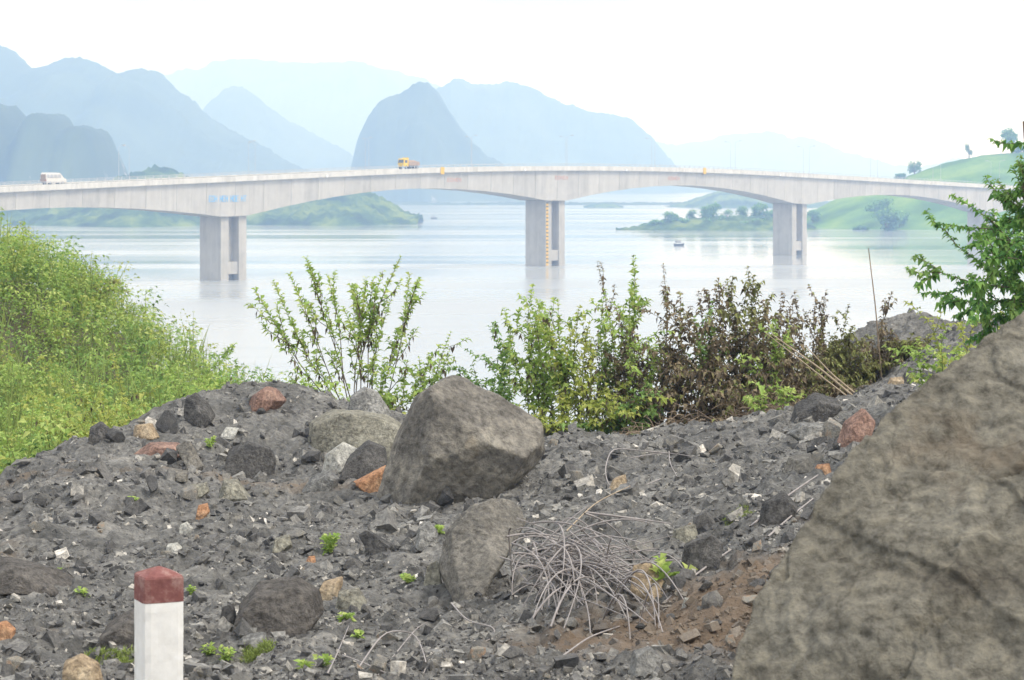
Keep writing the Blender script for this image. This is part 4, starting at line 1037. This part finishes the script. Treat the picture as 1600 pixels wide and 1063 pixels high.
class Plant:
    def __init__(s, seed): s.r = np.random.default_rng(seed); s.seed = seed; s.tubes = MB(); s.lp = {}; 
    def stem(s, a, b, r0, r1, bow=0.08, n_=7, sides=5):
        a, b = np.array(a, float), np.array(b, float); L = np.linalg.norm(b-a)
        t = np.linspace(0, 1, n_)[:, None]; off = s.r.normal(0, 1, 3)*bow*L; off2 = s.r.normal(0, 1, 3)*bow*.4*L
        P_ = a + (b-a)*t + off*np.sin(t*math.pi) + off2*np.sin(2*t*math.pi)
        s.tubes.tube(P_, np.linspace(r0, r1, n_), sides); return P_
    def leaf(s, kind, pos, d, L, wr, droop, tint):
        s.lp.setdefault(kind, []).append((pos, d, L, wr, droop, tint))
    def leafy(s, P_, kind, L, t0=0.3, spacing=0.05, spread=0.9, droop=0.25, wr=0.26, hang=0.0, tint=(.5, .2), dead=0.0, deadkind='leaf_dry', pairs=2):
        seg = np.linalg.norm(np.diff(P_, axis=0), axis=1); cum = np.concatenate([[0], np.cumsum(seg)]); tot = cum[-1]
        t = t0*tot; az = s.r.uniform(0, 6.28)
        while t <= tot:
            f = t/tot
            p = np.array([np.interp(t, cum, P_[:, k]) for k in range(3)]); i = min(len(P_)-2, max(0, int(np.searchsorted(cum, t))-1))
            T_ = P_[i+1]-P_[i]; T_ /= np.linalg.norm(T_)+1e-9
            for j in range(pairs):
                a = az + j*2*math.pi/pairs + s.r.normal(0, .3)
                h_ = np.array([math.cos(a), math.sin(a), 0])
                dd = h_*spread + T_*(0.35+0.5*f) + np.array([0, 0, s.r.normal(0, .2+.9*hang)-hang])
                isd = s.r.random() < dead*(1.15-f)
                ll = 1.22*L*s.r.uniform(.65, 1.15)*(1 - .35*max(0, f-.75)/.25)
                if isd:
                    dd = h_*.35 + np.array([0, 0, -1.0]); s.leaf(deadkind, p, dd, ll*.8, wr*.6, .2, s.r.uniform(0, .6))
                else:
                    s.leaf(kind, p, dd, ll, wr, droop, float(np.clip(s.r.normal(*tint) + .15*f, 0, 1)))
            az += 1.4 + s.r.normal(0, .3); t += spacing*s.r.uniform(.7, 1.3)*(1-.4*f)
    def build(s, name, label, cat, base, stemmat='stem', group=None):
        e = empty(name, base); tag(e, label, cat, group)
        B_ = np.array(base, float)
        if s.tubes.v:
            s.tubes.v = [tuple(np.array(p)-B_) for p in s.tubes.v]; s.tubes.build('stems', M[stemmat], e, smooth=True)
        for kind, ls in s.lp.items():
            P_ = np.array([l[0] for l in ls])-B_; D_ = np.array([l[1] for l in ls]); L = np.array([l[2] for l in ls])
            V, Fc = leaves_np(P_, D_, L, L*1.25*np.array([l[3] for l in ls]), np.array([l[4] for l in ls]), s.seed)
            o = obj({'leaf_dry': 'withered_leaves'}.get(kind, 'leaves'), mesh_np('leaves', V, Fc, M[kind], False, np.repeat([l[5] for l in ls], 4)), e)
            o['kind'] = 'stuff'
        return e

# the sparse fan-shaped shrub left of the boulder
BYY = 33.6
base = at(566, 668, BYY); base[2] = float(gh(np.array([base[0]]), np.array([BYY]))[0]) - .05
p = Plant(1)
for tx, ty, dy in [(398,452,-.3),(428,440,.2),(452,428,-.2),(482,410,.3),(512,432,-.4),(548,446,.4),(572,436,-.2),(598,424,.3),(626,402,0),(640,428,.4),(656,436,-.3),(536,480,-.5),(610,470,.5)]:
    P_ = p.stem(base + p.r.normal(0, .02, 3), at(tx, ty, BYY+dy), .010, .0025, .05, 9)
    p.leafy(P_, 'leaf_green', .115, .62, .055, .8, .3, .2, dead=.3, tint=(.7, .2))
    for k in range(5):
        f = p.r.uniform(.4, .88); i = int(f*8); a = P_[i]; tip = a + (P_[-1]-P_[0])*p.r.uniform(.14, .26) + p.r.normal(0, .12, 3)*np.array([1, 1, .5])
        Q = p.stem(a, tip, .006, .002, .06, 5); p.leafy(Q, 'leaf_green', .11, .3, .055, .8, .35, .2, dead=.35, tint=(.66, .2))
p.build('sparse_shrub', 'tall sparse fan-shaped shrub with bare lower stems left of the big boulder', 'shrub', base)

def weed(label, tip, basepx, Y, kind='leaf_green', width=60, n_=6, L=.105, dead=.15, seed=0, spacing=.072, name='weed', cat='weed', sec=4, stemmat='stem_green', hang=0.0, pairs=2, t0=.25, wr=.26, tint=(.62, .22), spread=.9):
    p = Plant(seed); b0 = at(basepx[0], basepx[1], Y); b0[2] = float(gh(np.array([b0[0]]), np.array([Y]))[0]) - .04
    top = at(tip[0], tip[1], Y); hgt = top[2]-b0[2]; wm = 1.3*width/F*Y
    for k in range(n_):
        f = 1.0 if k == 0 else p.r.uniform(.5, .93)
        tgt = b0 + (top-b0)*f + (0 if k == 0 else 1)*np.array([p.r.uniform(-.5, .5)*wm, p.r.uniform(-.5, .5)*wm, 0])
        P_ = p.stem(b0 + np.array([p.r.uniform(-.25, .25)*wm, p.r.uniform(-.25, .25)*wm, 0]), tgt, .009, .002, .04, 8)
        p.leafy(P_, kind, L, t0, spacing, spread, .45, wr, hang, dead=dead, pairs=pairs, tint=tint)
        for j in range(sec):
            i = p.r.integers(2, 7); a = P_[i]; q = a + np.array([p.r.normal(0, .34)*wm, p.r.normal(0, .34)*wm, p.r.uniform(.06, .24)*hgt])
            Q = p.stem(a, q, .004, .0015, .05, 4); p.leafy(Q, kind, L*.9, .25, spacing, spread, .45, wr, hang, dead=dead, pairs=pairs, tint=tint)
    return p.build(name, label, cat, b0, stemmat)

G, D_, O, MID, YL = 'leaf_green', 'leaf_dry', 'leaf_olive', 'leaf_mid', 'leaf_yellow'
WEEDS = [
 ('bushy green weed at the left foot of the sparse shrub', (478,575), (500,640), 33.4, G, 70, 5, .10, .3),
 ('low leafy weed under the sparse shrub\'s bare stems', (600,560), (600,660), 33.2, G, 70, 6, .10, .25),
 ('slanting weed with dark withered lower leaves left of the big boulder', (704,520), (640,660), 33.5, G, 55, 5, .095, .5),
 ('leafy weed pressed against the left side of the big boulder', (655,560), (650,668), 33.2, G, 55, 5, .10, .45),
 ('small bright weed between pointed rock and big boulder', (625,625), (625,690), 32.6, YL, 26, 4, .08, .1),
 ('dark green bushy weed just right of the boulder\'s top', (738,565), (765,690), 32.5, MID, 75, 6, .10, .1),
 ('green weed with a drooping pale tip right of the boulder', (770,505), (785,690), 32.6, MID, 50, 6, .10, .1),
 ('tall light green weed, leftmost of the dense clump', (833,445), (840,692), 32.0, G, 70, 7, .115, .2),
 ('tall light green weed in the left half of the dense clump', (872,470), (870,694), 31.6, G, 75, 7, .115, .25),
 ('leafy weed in the dense clump with mottled yellow leaves', (905,480), (905,694), 31.4, YL, 75, 7, .105, .35),
 ('green weed leaning up behind the dark seed spike', (945,452), (930,692), 32.0, G, 60, 6, .105, .2),
 ('tallest bright green weed with a round leafy top', (990,402), (985,690), 32.2, G, 42, 3, .12, .15),
 ('green weed right of the tall round-topped one', (985,500), (1000,690), 31.6, G, 80, 7, .10, .4),
 ('broad-leaved weed spilling over the dry straw', (1010,610), (965,690), 30.8, MID, 70, 6, .12, .05),
 ('green climbing plant among the brown weeds', (1112,470), (1105,680), 31.8, MID, 42, 5, .10, .1),
 ('slim green weed at the left of the dry canes', (1205,510), (1190,670), 31.2, G, 45, 5, .095, .1),
 ('low green weed beneath the dry canes', (1215,600), (1205,690), 30.0, G, 50, 4, .10, .1),
 ('yellow-green low plant in front of the dense clump', (870,620), (860,700), 30.8, YL, 80, 6, .095, .2),
 ('low yellow-green plant at the right end of the dense clump', (945,600), (930,700), 30.8, YL, 80, 6, .095, .3),
]
for i, (lb, tip, bs, Y, kd, wd, nn_, L, dd) in enumerate(WEEDS):
    weed(lb, tip, bs, Y, kd, wd, nn_, L, dd, seed=300+i, name='green_weed', cat='weed')
DRY = [
 ('dark brown seed spike sticking up from the green clump', (933,408), (940,680), 32.2, D_, 16, 2, .06),
 ('tall thin dark seed spike right of the round-topped weed', (1036,412), (1030,680), 32.2, D_, 18, 2, .06),
 ('withered brown weed left of the tall thin spike', (962,480), (985,690), 31.7, D_, 60, 5, .085),
 ('withered brown weed at the left of the brown thicket', (1062,455), (1050,684), 31.8, D_, 75, 7, .09),
 ('large withered weed in the middle of the brown thicket', (1085,500), (1085,682), 31.4, D_, 85, 7, .09),
 ('curved brown weed arching left beside the climbing plant', (1122,435), (1150,680), 31.9, D_, 60, 6, .085),
 ('olive-brown weed, tallest of the brown thicket', (1168,418), (1165,678), 32.0, O, 55, 7, .09),
 ('brown weed right of the olive-brown one', (1192,470), (1185,676), 31.6, D_, 65, 7, .085),
 ('thin brown weed with a loose tip above the canes', (1241,455), (1230,668), 32.0, D_, 28, 3, .075),
 ('withered weed above the upper end of the canes', (1220,470), (1225,668), 32.4, D_, 32, 4, .08),
 ('brown seed head, left of a pair beyond the canes', (1274,470), (1270,655), 33.0, D_, 26, 3, .07),
 ('brown seed head, right of a pair beyond the canes', (1291,468), (1290,650), 33.2, D_, 26, 3, .07),
 ('mottled brown weed in front of the dark mound', (1325,478), (1320,640), 33.6, O, 45, 6, .08),
 ('broken brown weed at the foot of the upright stick', (1383,468), (1372,615), 34.2, D_, 28, 4, .075),
 ('olive weed at the left of the far dry scrub', (1258,540), (1250,660), 33.0, O, 85, 7, .085),
 ('brown scrub behind the upper canes', (1300,540), (1295,650), 33.8, O, 90, 8, .085),
 ('brown scrub right behind the canes', (1345,535), (1340,630), 34.2, O, 90, 8, .085),
 ('rusty scrub on the slope of the dark mound', (1400,530), (1395,610), 34.6, D_, 85, 7, .08),
 ('brown scrub at the right foot of the dark mound', (1425,520), (1420,600), 34.4, O, 55, 6, .08),
 ('dry leafless scrub behind the canes\' foot', (1310,590), (1300,660), 32.6, D_, 90, 7, .075),
 ('withered weed at the right end of the dry straw', (1220,560), (1215,672), 31.4, D_, 80, 7, .08),
 ('withered weed over the middle of the dry straw', (1130,570), (1135,684), 31.0, D_, 90, 8, .085),
 ('withered weed at the left end of the dry straw', (1030,570), (1035,690), 31.2, D_, 80, 7, .085),
]
for i, (lb, tip, bs, Y, kd, wd, nn_, L) in enumerate(DRY):
    weed(lb, tip, bs, Y, kd, wd, nn_, L, 0.15, seed=500+i, name='dry_weed', cat='dry weed', stemmat='stem', hang=.32, spacing=.05, sec=6, wr=.24, spread=.8, tint=(.48, .27))

# heap of dry straw and fallen stems under the weeds
mb = MB(); r_ = np.random.default_rng(77)
for k in range(1500):
    pxx = r_.uniform(975, 1260); Y = r_.uniform(30.2, 32.4)
    x = (pxx-CX)/F*Y + r_.normal(0, .04); z = float(gh(np.array([x]), np.array([Y]))[0]) + abs(r_.normal(0, .13))*(.4 + .6*math.sin((pxx-975)/285*math.pi))
    a = r_.uniform(0, math.pi); el = r_.normal(0, .35); L = r_.uniform(.12, .42)
    d = np.array([math.cos(a)*math.cos(el), math.sin(a)*math.cos(el)*.6, math.sin(el)])*L/2
    c0 = np.array([x, Y, z]); mid = c0 + r_.normal(0, .02, 3) + np.array([0, 0, .03])
    mb.tube([c0-d, mid, c0+d], [.004, .005, .003], 3)
tag(mb.build('dry_straw', M['straw']), 'heap of dry brown straw and fallen stems under the withered weeds', kind='stuff')

# ------------------------------------------------------------------ green bank on the left
def thicket(n_, seed, kinds, Lr, region):
    r_ = np.random.default_rng(seed); res = {}
    cl = []
    while len(cl) < n_:
        y = r_.uniform(29.5, 68); x = r_.uniform(-.235, -.03)*y
        if not region(x, y): continue
        cl.append((x, y))
    cl = np.array(cl); gz_ = np.where(True, gh(cl[:, 0], cl[:, 1]), 0)
    for (x, y), z in zip(cl, gz_):
        hgt = r_.uniform(.5, 1.35)*(1 if y < 50 else 1.15); wd = r_.uniform(.25, .5)
        ns = r_.integers(70, 130)
        t = r_.random(ns)**.75
        rad = wd*(0.35+.65*np.sin(np.clip(t*1.15, 0, 1)*math.pi*.9))*np.sqrt(r_.random(ns))
        a = r_.uniform(0, 6.28, ns)
        lean = r_.normal(0, .12, 2)
        P_ = np.stack([x + rad*np.cos(a) + lean[0]*t*hgt, y + rad*np.sin(a) + lean[1]*t*hgt, z + t*hgt], 1)
        dd = np.stack([np.cos(a), np.sin(a), r_.normal(.25, .4, ns)], 1)
        kd = kinds[int(r_.choice(len(kinds), p=[.55, .27, .18]))]
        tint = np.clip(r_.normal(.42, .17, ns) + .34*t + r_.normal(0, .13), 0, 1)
        res.setdefault(kd, []).append((P_, dd, r_.uniform(*Lr, ns), tint))
    return res
def reg(x, y):
    if y < 36: return x < -5.3 - (0.0 if y > 30 else .5)
    if y < 46: return x < -1.6 - (46-y)*.14 and x > -.24*y
    return x < -2.6 - (y-46)*.36
res = thicket(1050, 91, [G, MID, YL], (.075, .135), reg)
TH = empty('undergrowth'); tag(TH, 'dense light green undergrowth covering the bank at the left', kind='stuff')
for kd, ls in res.items():
    P_ = np.concatenate([l[0] for l in ls]); Dd = np.concatenate([l[1] for l in ls]); L = np.concatenate([l[2] for l in ls]); Tt = np.concatenate([l[3] for l in ls])
    V, Fc = leaves_np(P_, Dd, L, L*.27, np.full(len(L), .3), 5)
    o = obj('leaves', mesh_np('leaves', V, Fc, M[kd], False, np.repeat(Tt, 4)), TH); o['kind'] = 'stuff'
# tall fine grass and shoots standing out of the undergrowth
r_ = np.random.default_rng(93); bl = []
while len(bl) < 5200:
    y = r_.uniform(30, 67); x = r_.uniform(-.235, -.03)*y
    if reg(x, y): bl.append((x, y))
bl = np.array(bl); nb2 = len(bl); clump = np.round(bl/0.55)*0.55
bl = clump + r_.normal(0, .14, bl.shape); zb = gh(bl[:, 0], bl[:, 1])
hgt_ = .55 + .75*np.clip(.5 + fbm(np.stack([bl[:, 0]*.8, bl[:, 1]*.8, bl[:, 0]*0], -1), 2), 0, 1)
V, Fc = leaves_np(np.stack([bl[:, 0], bl[:, 1], zb + .25*hgt_], 1), np.stack([r_.normal(0, .22, nb2), r_.normal(0, .22, nb2), np.ones(nb2)], 1), hgt_*r_.uniform(.7, 1.35, nb2), np.full(nb2, .012), r_.uniform(.0, .25, nb2), 6)
o = obj('grass_blades', mesh_np('grass_blades', V, Fc, M['grass'], False, np.repeat(r_.random(nb2), 4)), TH); o['kind'] = 'stuff'
LEFT = [
 ('yellowish bush with brown stems at the front of the left undergrowth', (180,565), (195,700), 33.0, YL, 110, 8, .10, .25),
 ('yellow-green bush touching the left edge of the rubble heap', (120,650), (130,770), 30.5, YL, 90, 8, .10, .15),
 ('pointed green bush on the bank against the water', (370,560), (365,660), 41.0, MID, 36, 4, .10, .1),
 ('feathery green bush on the bank left of the pointed one', (310,550), (305,660), 41.5, G, 60, 6, .11, .05),
 ('low green bush on the bank just behind the reddish boulder', (425,585), (430,660), 39.0, G, 70, 6, .11, .05),
 ('olive bush standing out on the upper left bank', (130,430), (120,560), 58.0, O, 70, 7, .13, .1),
 ('light green bush topping the bank at the left edge', (30,385), (30,500), 62.0, G, 80, 7, .13, .05),
 ('loose green bush hanging towards the water in mid bank', (225,525), (215,620), 52.0, MID, 60, 6, .12, .1),
]
for i, (lb, tip, bs, Y, kd, wd, nn_, L, dd) in enumerate(LEFT):
    weed(lb, tip, bs, Y, kd, wd, nn_, L, dd, seed=700+i, name='bush', cat='bush', sec=4)

# ------------------------------------------------------------------ leafy tree behind the outcrop
p = Plant(900); TY = 21.0
tb = at(1668, 760, TY); tb[2] = float(gh(np.array([tb[0]]), np.array([TY]))[0]) - .05
tr = p.stem(tb, at(1650, 470, TY), .06, .04, .02, 6, 8)
tr2 = p.stem(tr[-1], at(1600, 190, TY), .04, .012, .04, 8, 7)
for tx, ty, dy, frm in [(1428,418,-.3,.05),(1452,375,.2,.1),(1448,458,.3,.0),(1500,330,-.3,.25),(1520,300,.3,.35),(1512,395,-.5,.15),(1480,470,.0,.0),(1555,250,.0,.55),(1570,225,.3,.7),(1580,205,-.2,.85),(1530,330,.4,.3),(1560,360,-.4,.3),(1540,440,-.3,.1),(1580,290,.4,.5),(1500,505,.2,.0),(1560,500,-.4,.0),(1600,420,-.5,.1),(1620,330,.2,.4),(1640,260,.3,.6),(1660,380,0,.3),(1510,350,.1,.2),(1580,440,.2,.05)]:
    a = tr2[int(frm*7)]
    P_ = p.stem(a, at(tx+42, ty+8, TY+dy), .016, .003, .06, 8)
    p.leafy(P_, 'leaf_deep', .066, .22, .028, .9, .35, .24, .15, tint=(.62, .22), pairs=2)
    for k in range(9):
        i = p.r.integers(2, 8); q = P_[i] + (P_[-1]-P_[0])*p.r.uniform(.05, .2) + p.r.normal(0, .14, 3)
        Q = p.stem(P_[i], q, .005, .002, .06, 4); p.leafy(Q, 'leaf_deep' if p.r.random() < .8 else 'leaf_mid', .064, .1, .028, .9, .4, .26, .15, tint=(.64, .22))
p.build('leafy_tree', 'leafy green tree at the right edge behind the outcrop', 'tree', tb)
weed('yellow-green sprawling plant under the leafy tree', (1530,480), (1520,560), 22.5, YL, 110, 8, .075, .0, seed=910, name='bush', cat='bush')
weed('bright low plant on the ridge beside the outcrop', (1470,520), (1465,580), 26.0, G, 90, 7, .085, .05, seed=911, name='bush', cat='bush')

# ------------------------------------------------------------------ small seedlings and grass on the rubble
for i, (x_, y_, hpx, L) in enumerate([(325,700,16,.05),(512,868,30,.06),(418,970,14,.04),(455,990,20,.045),(540,975,18,.05),(640,912,14,.05),(350,1035,26,.045),(330,1025,18,.04),(505,1042,14,.045),(475,1052,18,.05),(130,935,12,.05),(95,900,10,.05),(205,785,9,.05),(560,1000,14,.045),(300,930,12,.04),(690,835,12,.05)]):
    q = hit(x_, y_); p = Plant(1000+i); hh = hpx/F*q[1]
    for k in range(4):
        P_ = p.stem(q, q + np.array([p.r.normal(0, .4)*hh, p.r.normal(0, .4)*hh, hh*p.r.uniform(.6, 1.1)]), .003, .001, .05, 4, 4)
        p.leafy(P_, 'leaf_green', L, .2, .02, .9, .2, .28, tint=(.7, .15))
    p.build('seedling', 'tiny bright green seedling sprouting from the dark rubble', 'seedling', q, 'stem_green', 'seedlings scattered over the rubble')
q = hit(1040, 918); p = Plant(1050)
for k in range(5):
    P_ = p.stem(q, q + np.array([p.r.normal(0, .06), p.r.normal(0, .05), p.r.uniform(.08, .17)]), .004, .002, .05, 4, 4); p.leafy(P_, 'leaf_green', .085, .4, .035, .9, .15, .3, tint=(.75, .12))
p.build('seedling', 'bright broad-leaved seedling beside the tan stone under the branches', 'seedling', q, 'stem_green')
def tuft(label, px, py, wpx, hpx, n_, seed):
    q = hit(px, py); r_ = np.random.default_rng(seed); sc = q[1]/F
    pos = np.stack([q[0] + r_.uniform(-.5, .5, n_)*wpx*sc, q[1] + r_.uniform(-.6, .6, n_)*wpx*sc, np.zeros(n_)], 1); pos[:, 2] = gh(pos[:, 0], pos[:, 1]) - .005
    d = np.stack([r_.normal(0, .5, n_), r_.normal(0, .5, n_), np.ones(n_)], 1); L = r_.uniform(.4, 1.1, n_)*hpx*sc
    V, Fc = leaves_np(pos, d, L, np.full(n_, .0035), np.full(n_, .3), seed)
    V = V - q
    o = obj('grass_tuft', mesh_np('grass_tuft', V, Fc, M['grass'], False, np.repeat(r_.random(n_), 4)), None, q); tag(o, label, 'grass')
tuft('patch of short grass left of the marker post', 165, 1035, 75, 24, 900, 31)
tuft('patch of short grass right of the marker post', 405, 1022, 50, 20, 700, 32)
tuft('flat patch of yellow-green grass near the outcrop', 1152, 808, 44, 12, 500, 33)

# ------------------------------------------------------------------ bleached branches
def arc(a, b, sag, n_=11, side=None):
    a, b = np.array(a), np.array(b); t = np.linspace(0, 1, n_)[:, None]
    return a + (b-a)*t + np.array(sag)*(4*t*(1-t))
root = hit(872, 925); bp0 = empty('branch_pile', root); tag(bp0, 'tangled pile of bleached bare branches in front of the clay slab', 'branches')
r_ = np.random.default_rng(55)
BYC = root[1]
def branch(pts, r0, r1, parent, name='branch', mat='twig'):
    V, Fc = tube_np(np.array(pts) - np.array(parent.location), np.linspace(r0, r1, len(pts)), 5)
    return obj(name, mesh_np(name, V, Fc, M[mat], True), parent)
for k in range(96):
    a = at(r_.normal(880, 40), r_.normal(880, 26), BYC + r_.normal(0, .12))
    ang_ = r_.uniform(-.45, math.pi*1.25); L = r_.uniform(50, 215)
    bpx_, bpy_ = 885 + math.cos(ang_)*L*.95, 868 - math.sin(ang_)*L*.5 + r_.uniform(0, 55)
    b2 = at(np.clip(bpx_, 800, 1085), np.clip(bpy_, 765, 930), BYC + r_.normal(0, .3))
    if r_.random() < .4: b2 = hit(r_.uniform(815, 1040), r_.uniform(905, 1005)) + np.array([0, 0, r_.uniform(.01, .12)])
    for q in (a, b2):
        q[2] = max(q[2], float(gh(np.array([q[0]]), np.array([q[1]]))[0]) + .01)
    sag = np.array([r_.normal(0, .05), r_.normal(0, .06), r_.uniform(-.03, .15)])
    branch(arc(a, b2, sag), r_.uniform(.005, .0095), .003, bp0)
for k in range(18):      # hooped suckers drooping at both ends
    x0 = r_.uniform(805, 1000); wpx_ = r_.uniform(25, 110); y0 = r_.uniform(850, 960); dY = r_.normal(-.15, .2)
    a = hit(x0, y0 + 30) + np.array([0, 0, .02]); b2 = hit(x0 + wpx_, y0 + r_.uniform(10, 75)) if r_.random() < .6 else at(x0 + wpx_, y0 + r_.uniform(-20, 45), BYC + dY + r_.normal(0, .15))
    for q in (a, b2): q[2] = max(q[2], float(gh(np.array([q[0]]), np.array([q[1]]))[0]) + .005)
    branch(arc(a, b2, (r_.normal(0, .03), r_.normal(0, .05), r_.uniform(.10, .30)), 13), r_.uniform(.0055, .0085), .0035, bp0)
def stick(label, pts, r0, r1, mat='twig', lift=.02, name='branch', cat='branch'):
    P_ = [hit(x, y) + np.array([0, 0, lift + (h if True else 0)]) for x, y, h in pts]
    P_ = np.array(P_); t = np.linspace(0, 1, len(P_)); tt = np.linspace(0, 1, max(9, 4*len(P_)))
    P2 = np.stack([np.interp(tt, t, P_[:, k]) for k in range(3)], 1)
    for _ in range(3): P2[1:-1] = .25*P2[:-2] + .5*P2[1:-1] + .25*P2[2:]
    e0 = P2[0].copy(); V, Fc = tube_np(P2-e0, np.linspace(r0*.72, r1*.72, len(P2)), 6)
    return tag(obj(name, mesh_np(name, V, Fc, M[mat], True), None, e0), label, cat)
def air(label, pts, r0, r1, mat, name='cane', cat='cane'):
    P_ = np.array([at(*q) for q in pts]); t = np.linspace(0, 1, len(P_)); tt = np.linspace(0, 1, 12)
    P2 = np.stack([np.interp(tt, t, P_[:, k]) for k in range(3)], 1)
    e0 = P2[0].copy(); V, Fc = tube_np(P2-e0, np.linspace(r0, r1, len(P2)), 6)
    return tag(obj(name, mesh_np(name, V, Fc, M[mat], True), None, e0), label, cat)
stick('bare branch looping round the tan stone', [(1050,712,.0),(1000,715,.05),(955,715,.08),(944,742,.03),(952,768,.0),(1000,765,.0),(1032,752,.0)], .010, .006)
stick('thin bent branch lying right of the loop', [(1045,700,.0),(1046,735,.05),(1060,752,.0)], .008, .005)
stick('long thin branch lying on the crest above the loop', [(985,722,.02),(1040,714,.03),(1112,722,.0)], .008, .005)
stick('long grey stick right of the branch pile', [(1040,945,.0),(1090,905,.02),(1142,868,.02)], .011, .008)
stick('pale stick leaning by the dark block at the outcrop', [(1172,832,.02),(1230,785,.03),(1278,752,.03)], .012, .008)
stick('second pale stick below the first at the outcrop', [(1200,848,.02),(1240,812,.02),(1270,790,.03)], .010, .007)
stick('stick lying below the branch pile', [(878,1032,.0),(920,1006,.02),(968,984,.0)], .008, .006)
stick('curled pale twig left of the branch pile', [(705,962,.06),(730,982,.02),(775,985,.0),(770,1005,.0),(735,1012,.0)], .007, .004)
stick('forked twig at the bottom centre', [(510,1062,.0),(525,1040,.03),(545,1005,.08)], .007, .003)
stick('long arching twig at the bottom centre', [(560,1050,.0),(600,1015,.09),(650,1020,.10),(668,1050,.02),(660,1062,.0)], .007, .004)
stick('pale twig crossing the arching one', [(535,1035,.02),(585,1052,.01),(610,1062,.0)], .006, .004)
stick('straight twig behind the arching one', [(590,1062,.0),(650,1000,.05),(668,990,.05)], .006, .003)
stick('tan stick across the top of the branch pile', [(885,855,.10),(930,812,.12),(985,772,.05)], .008, .005, 'cane')
air('upper of three dry canes leaning over the right scrub', [(1352,628,30.5),(1300,585,30.7),(1258,540,31.0)], .013, .006, 'cane')
air('middle of three dry canes leaning over the right scrub', [(1346,630,30.4),(1280,575,30.7),(1205,522,31.1)], .015, .007, 'cane')
air('lowest of three dry canes leaning over the right scrub', [(1340,632,30.3),(1270,578,30.6),(1196,520,31.0)], .011, .005, 'cane')
air('thin upright dry stick standing against the water', [(1378,600,34.0),(1368,480,34.0),(1357,388,34.0)], .011, .006, 'straw', 'stick', 'stick')
air('short bare twig over the blackish hump', [(1320,655,29.5),(1290,645,29.6),(1268,636,29.7)], .007, .004, 'cane')

# ------------------------------------------------------------------ trees on the far islet and hill
def far_tree(name, label, px, pyb, pyt, wpx, D, seed, mat='leaf_deep', n_=520, trunk=.35, group=None, lobes=5):
    r_ = np.random.default_rng(seed); b0 = at(px, pyb, D); H = (pyb-pyt)/F*D; W = wpx/F*D
    e = empty(name, b0); tag(e, label, 'tree', group)
    mb = MB(); mb.tube([(0, 0, -1.5), (r_.normal(0, .1), 0, H*.4), (0, 0, H*.85)], [H*.035, H*.025, H*.008], 6)
    P_ = []
    for k in range(lobes):
        c_ = np.array([r_.uniform(-.32, .32)*W, r_.uniform(-.32, .32)*W, H*r_.uniform(trunk+.12, .86)]); rr = np.array([W*.3, W*.3, H*.2])*r_.uniform(.7, 1.1)
        mb.tube([(0, 0, H*trunk), c_*np.array([.5, .5, .85]), c_], [H*.015, H*.01, H*.004], 4)
        v = r_.normal(size=(n_//lobes, 3)); v /= np.linalg.norm(v, axis=1)[:, None]; P_.append(c_ + v*rr*(r_.random((n_//lobes, 1))**.4))
    P_ = np.concatenate(P_); mb.build('trunk', M['stem'], e)
    d = r_.normal(size=P_.shape); L = r_.uniform(.09, .2, len(P_))*W*.75
    V, Fc = leaves_np(P_, d, L, L*.4, np.full(len(L), .2), seed)
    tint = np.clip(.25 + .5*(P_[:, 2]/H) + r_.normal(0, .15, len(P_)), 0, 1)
    obj('crown', mesh_np('crown', V, Fc, M[mat], False, np.repeat(tint, 4)), e)['kind'] = 'stuff'
for i, (x_, b_, t_, w_, D, lb) in enumerate([
  (1048,352,331,26,1232,'tree at the left end of the islet grove'), (1080,352,327,20,1236,'slender tree second from the left in the islet grove'),
  (1110,352,315,34,1238,'tallest tree of the islet grove'), (1136,352,328,26,1234,'tree right of the tallest one in the islet grove'),
  (1160,351,316,22,1240,'slim tall tree in the middle of the islet grove'), (1188,351,317,30,1238,'round tree left of the third pier on the islet'),
  (1158,366,346,24,1222,'bush-like tree at the water\'s edge in front of the islet'), (1010,358,351,24,1232,'low bush at the tip of the islet'), (1205,352,330,26,1240,'tree half hidden by the third pier'),
  (1030,357,344,30,1231,'low bush left of the islet grove'), (1068,356,342,32,1229,'low dark bush in front of the slender islet tree'), (1095,357,341,34,1229,'low dark bush under the tallest islet tree'), (1125,357,341,34,1229,'low bush in the middle of the islet'), (1180,358,341,36,1228,'low dark bush in front of the round islet tree'), (1270,350,328,24,1290,'tree at the left foot of the green hill')]):
    far_tree('islet_tree', lb, x_, b_, t_, w_, D, 1200+i, trunk=.04 if (b_-t_) < 20 else .16, lobes=8, n_=800)
for i, (x_, b_, t_, w_, D, lb, tk) in enumerate([
  (1429,276,246,20,1330,'lone round tree on the skyline above the right span',.2), (1514,247,218,12,1330,'tall narrow tree on the skyline of the green hill',.15), (1407,280,268,18,1330,'small bush on the skyline left of the lone round tree',.05),
  (1582,244,200,34,1330,'wide open tree at the top of the green hill',.35), (1600,240,225,30,1330,'dense bush at the top right of the green hill',.05),
  (1385,362,328,46,1215,'large dark bush on the lower slope of the green hill',.02), (1375,342,310,40,1250,'dark bush in the middle of the green hill',.02), (1345,362,350,26,1225,'small dark bush by the shore of the green hill',.02), (1405,350,330,30,1240,'dark bush right of the large one on the green hill',.02)]):
    far_tree('hill_tree', lb, x_, b_, t_, w_, D, 1300+i, trunk=tk, lobes=9 if tk < .1 else 6, n_=900)
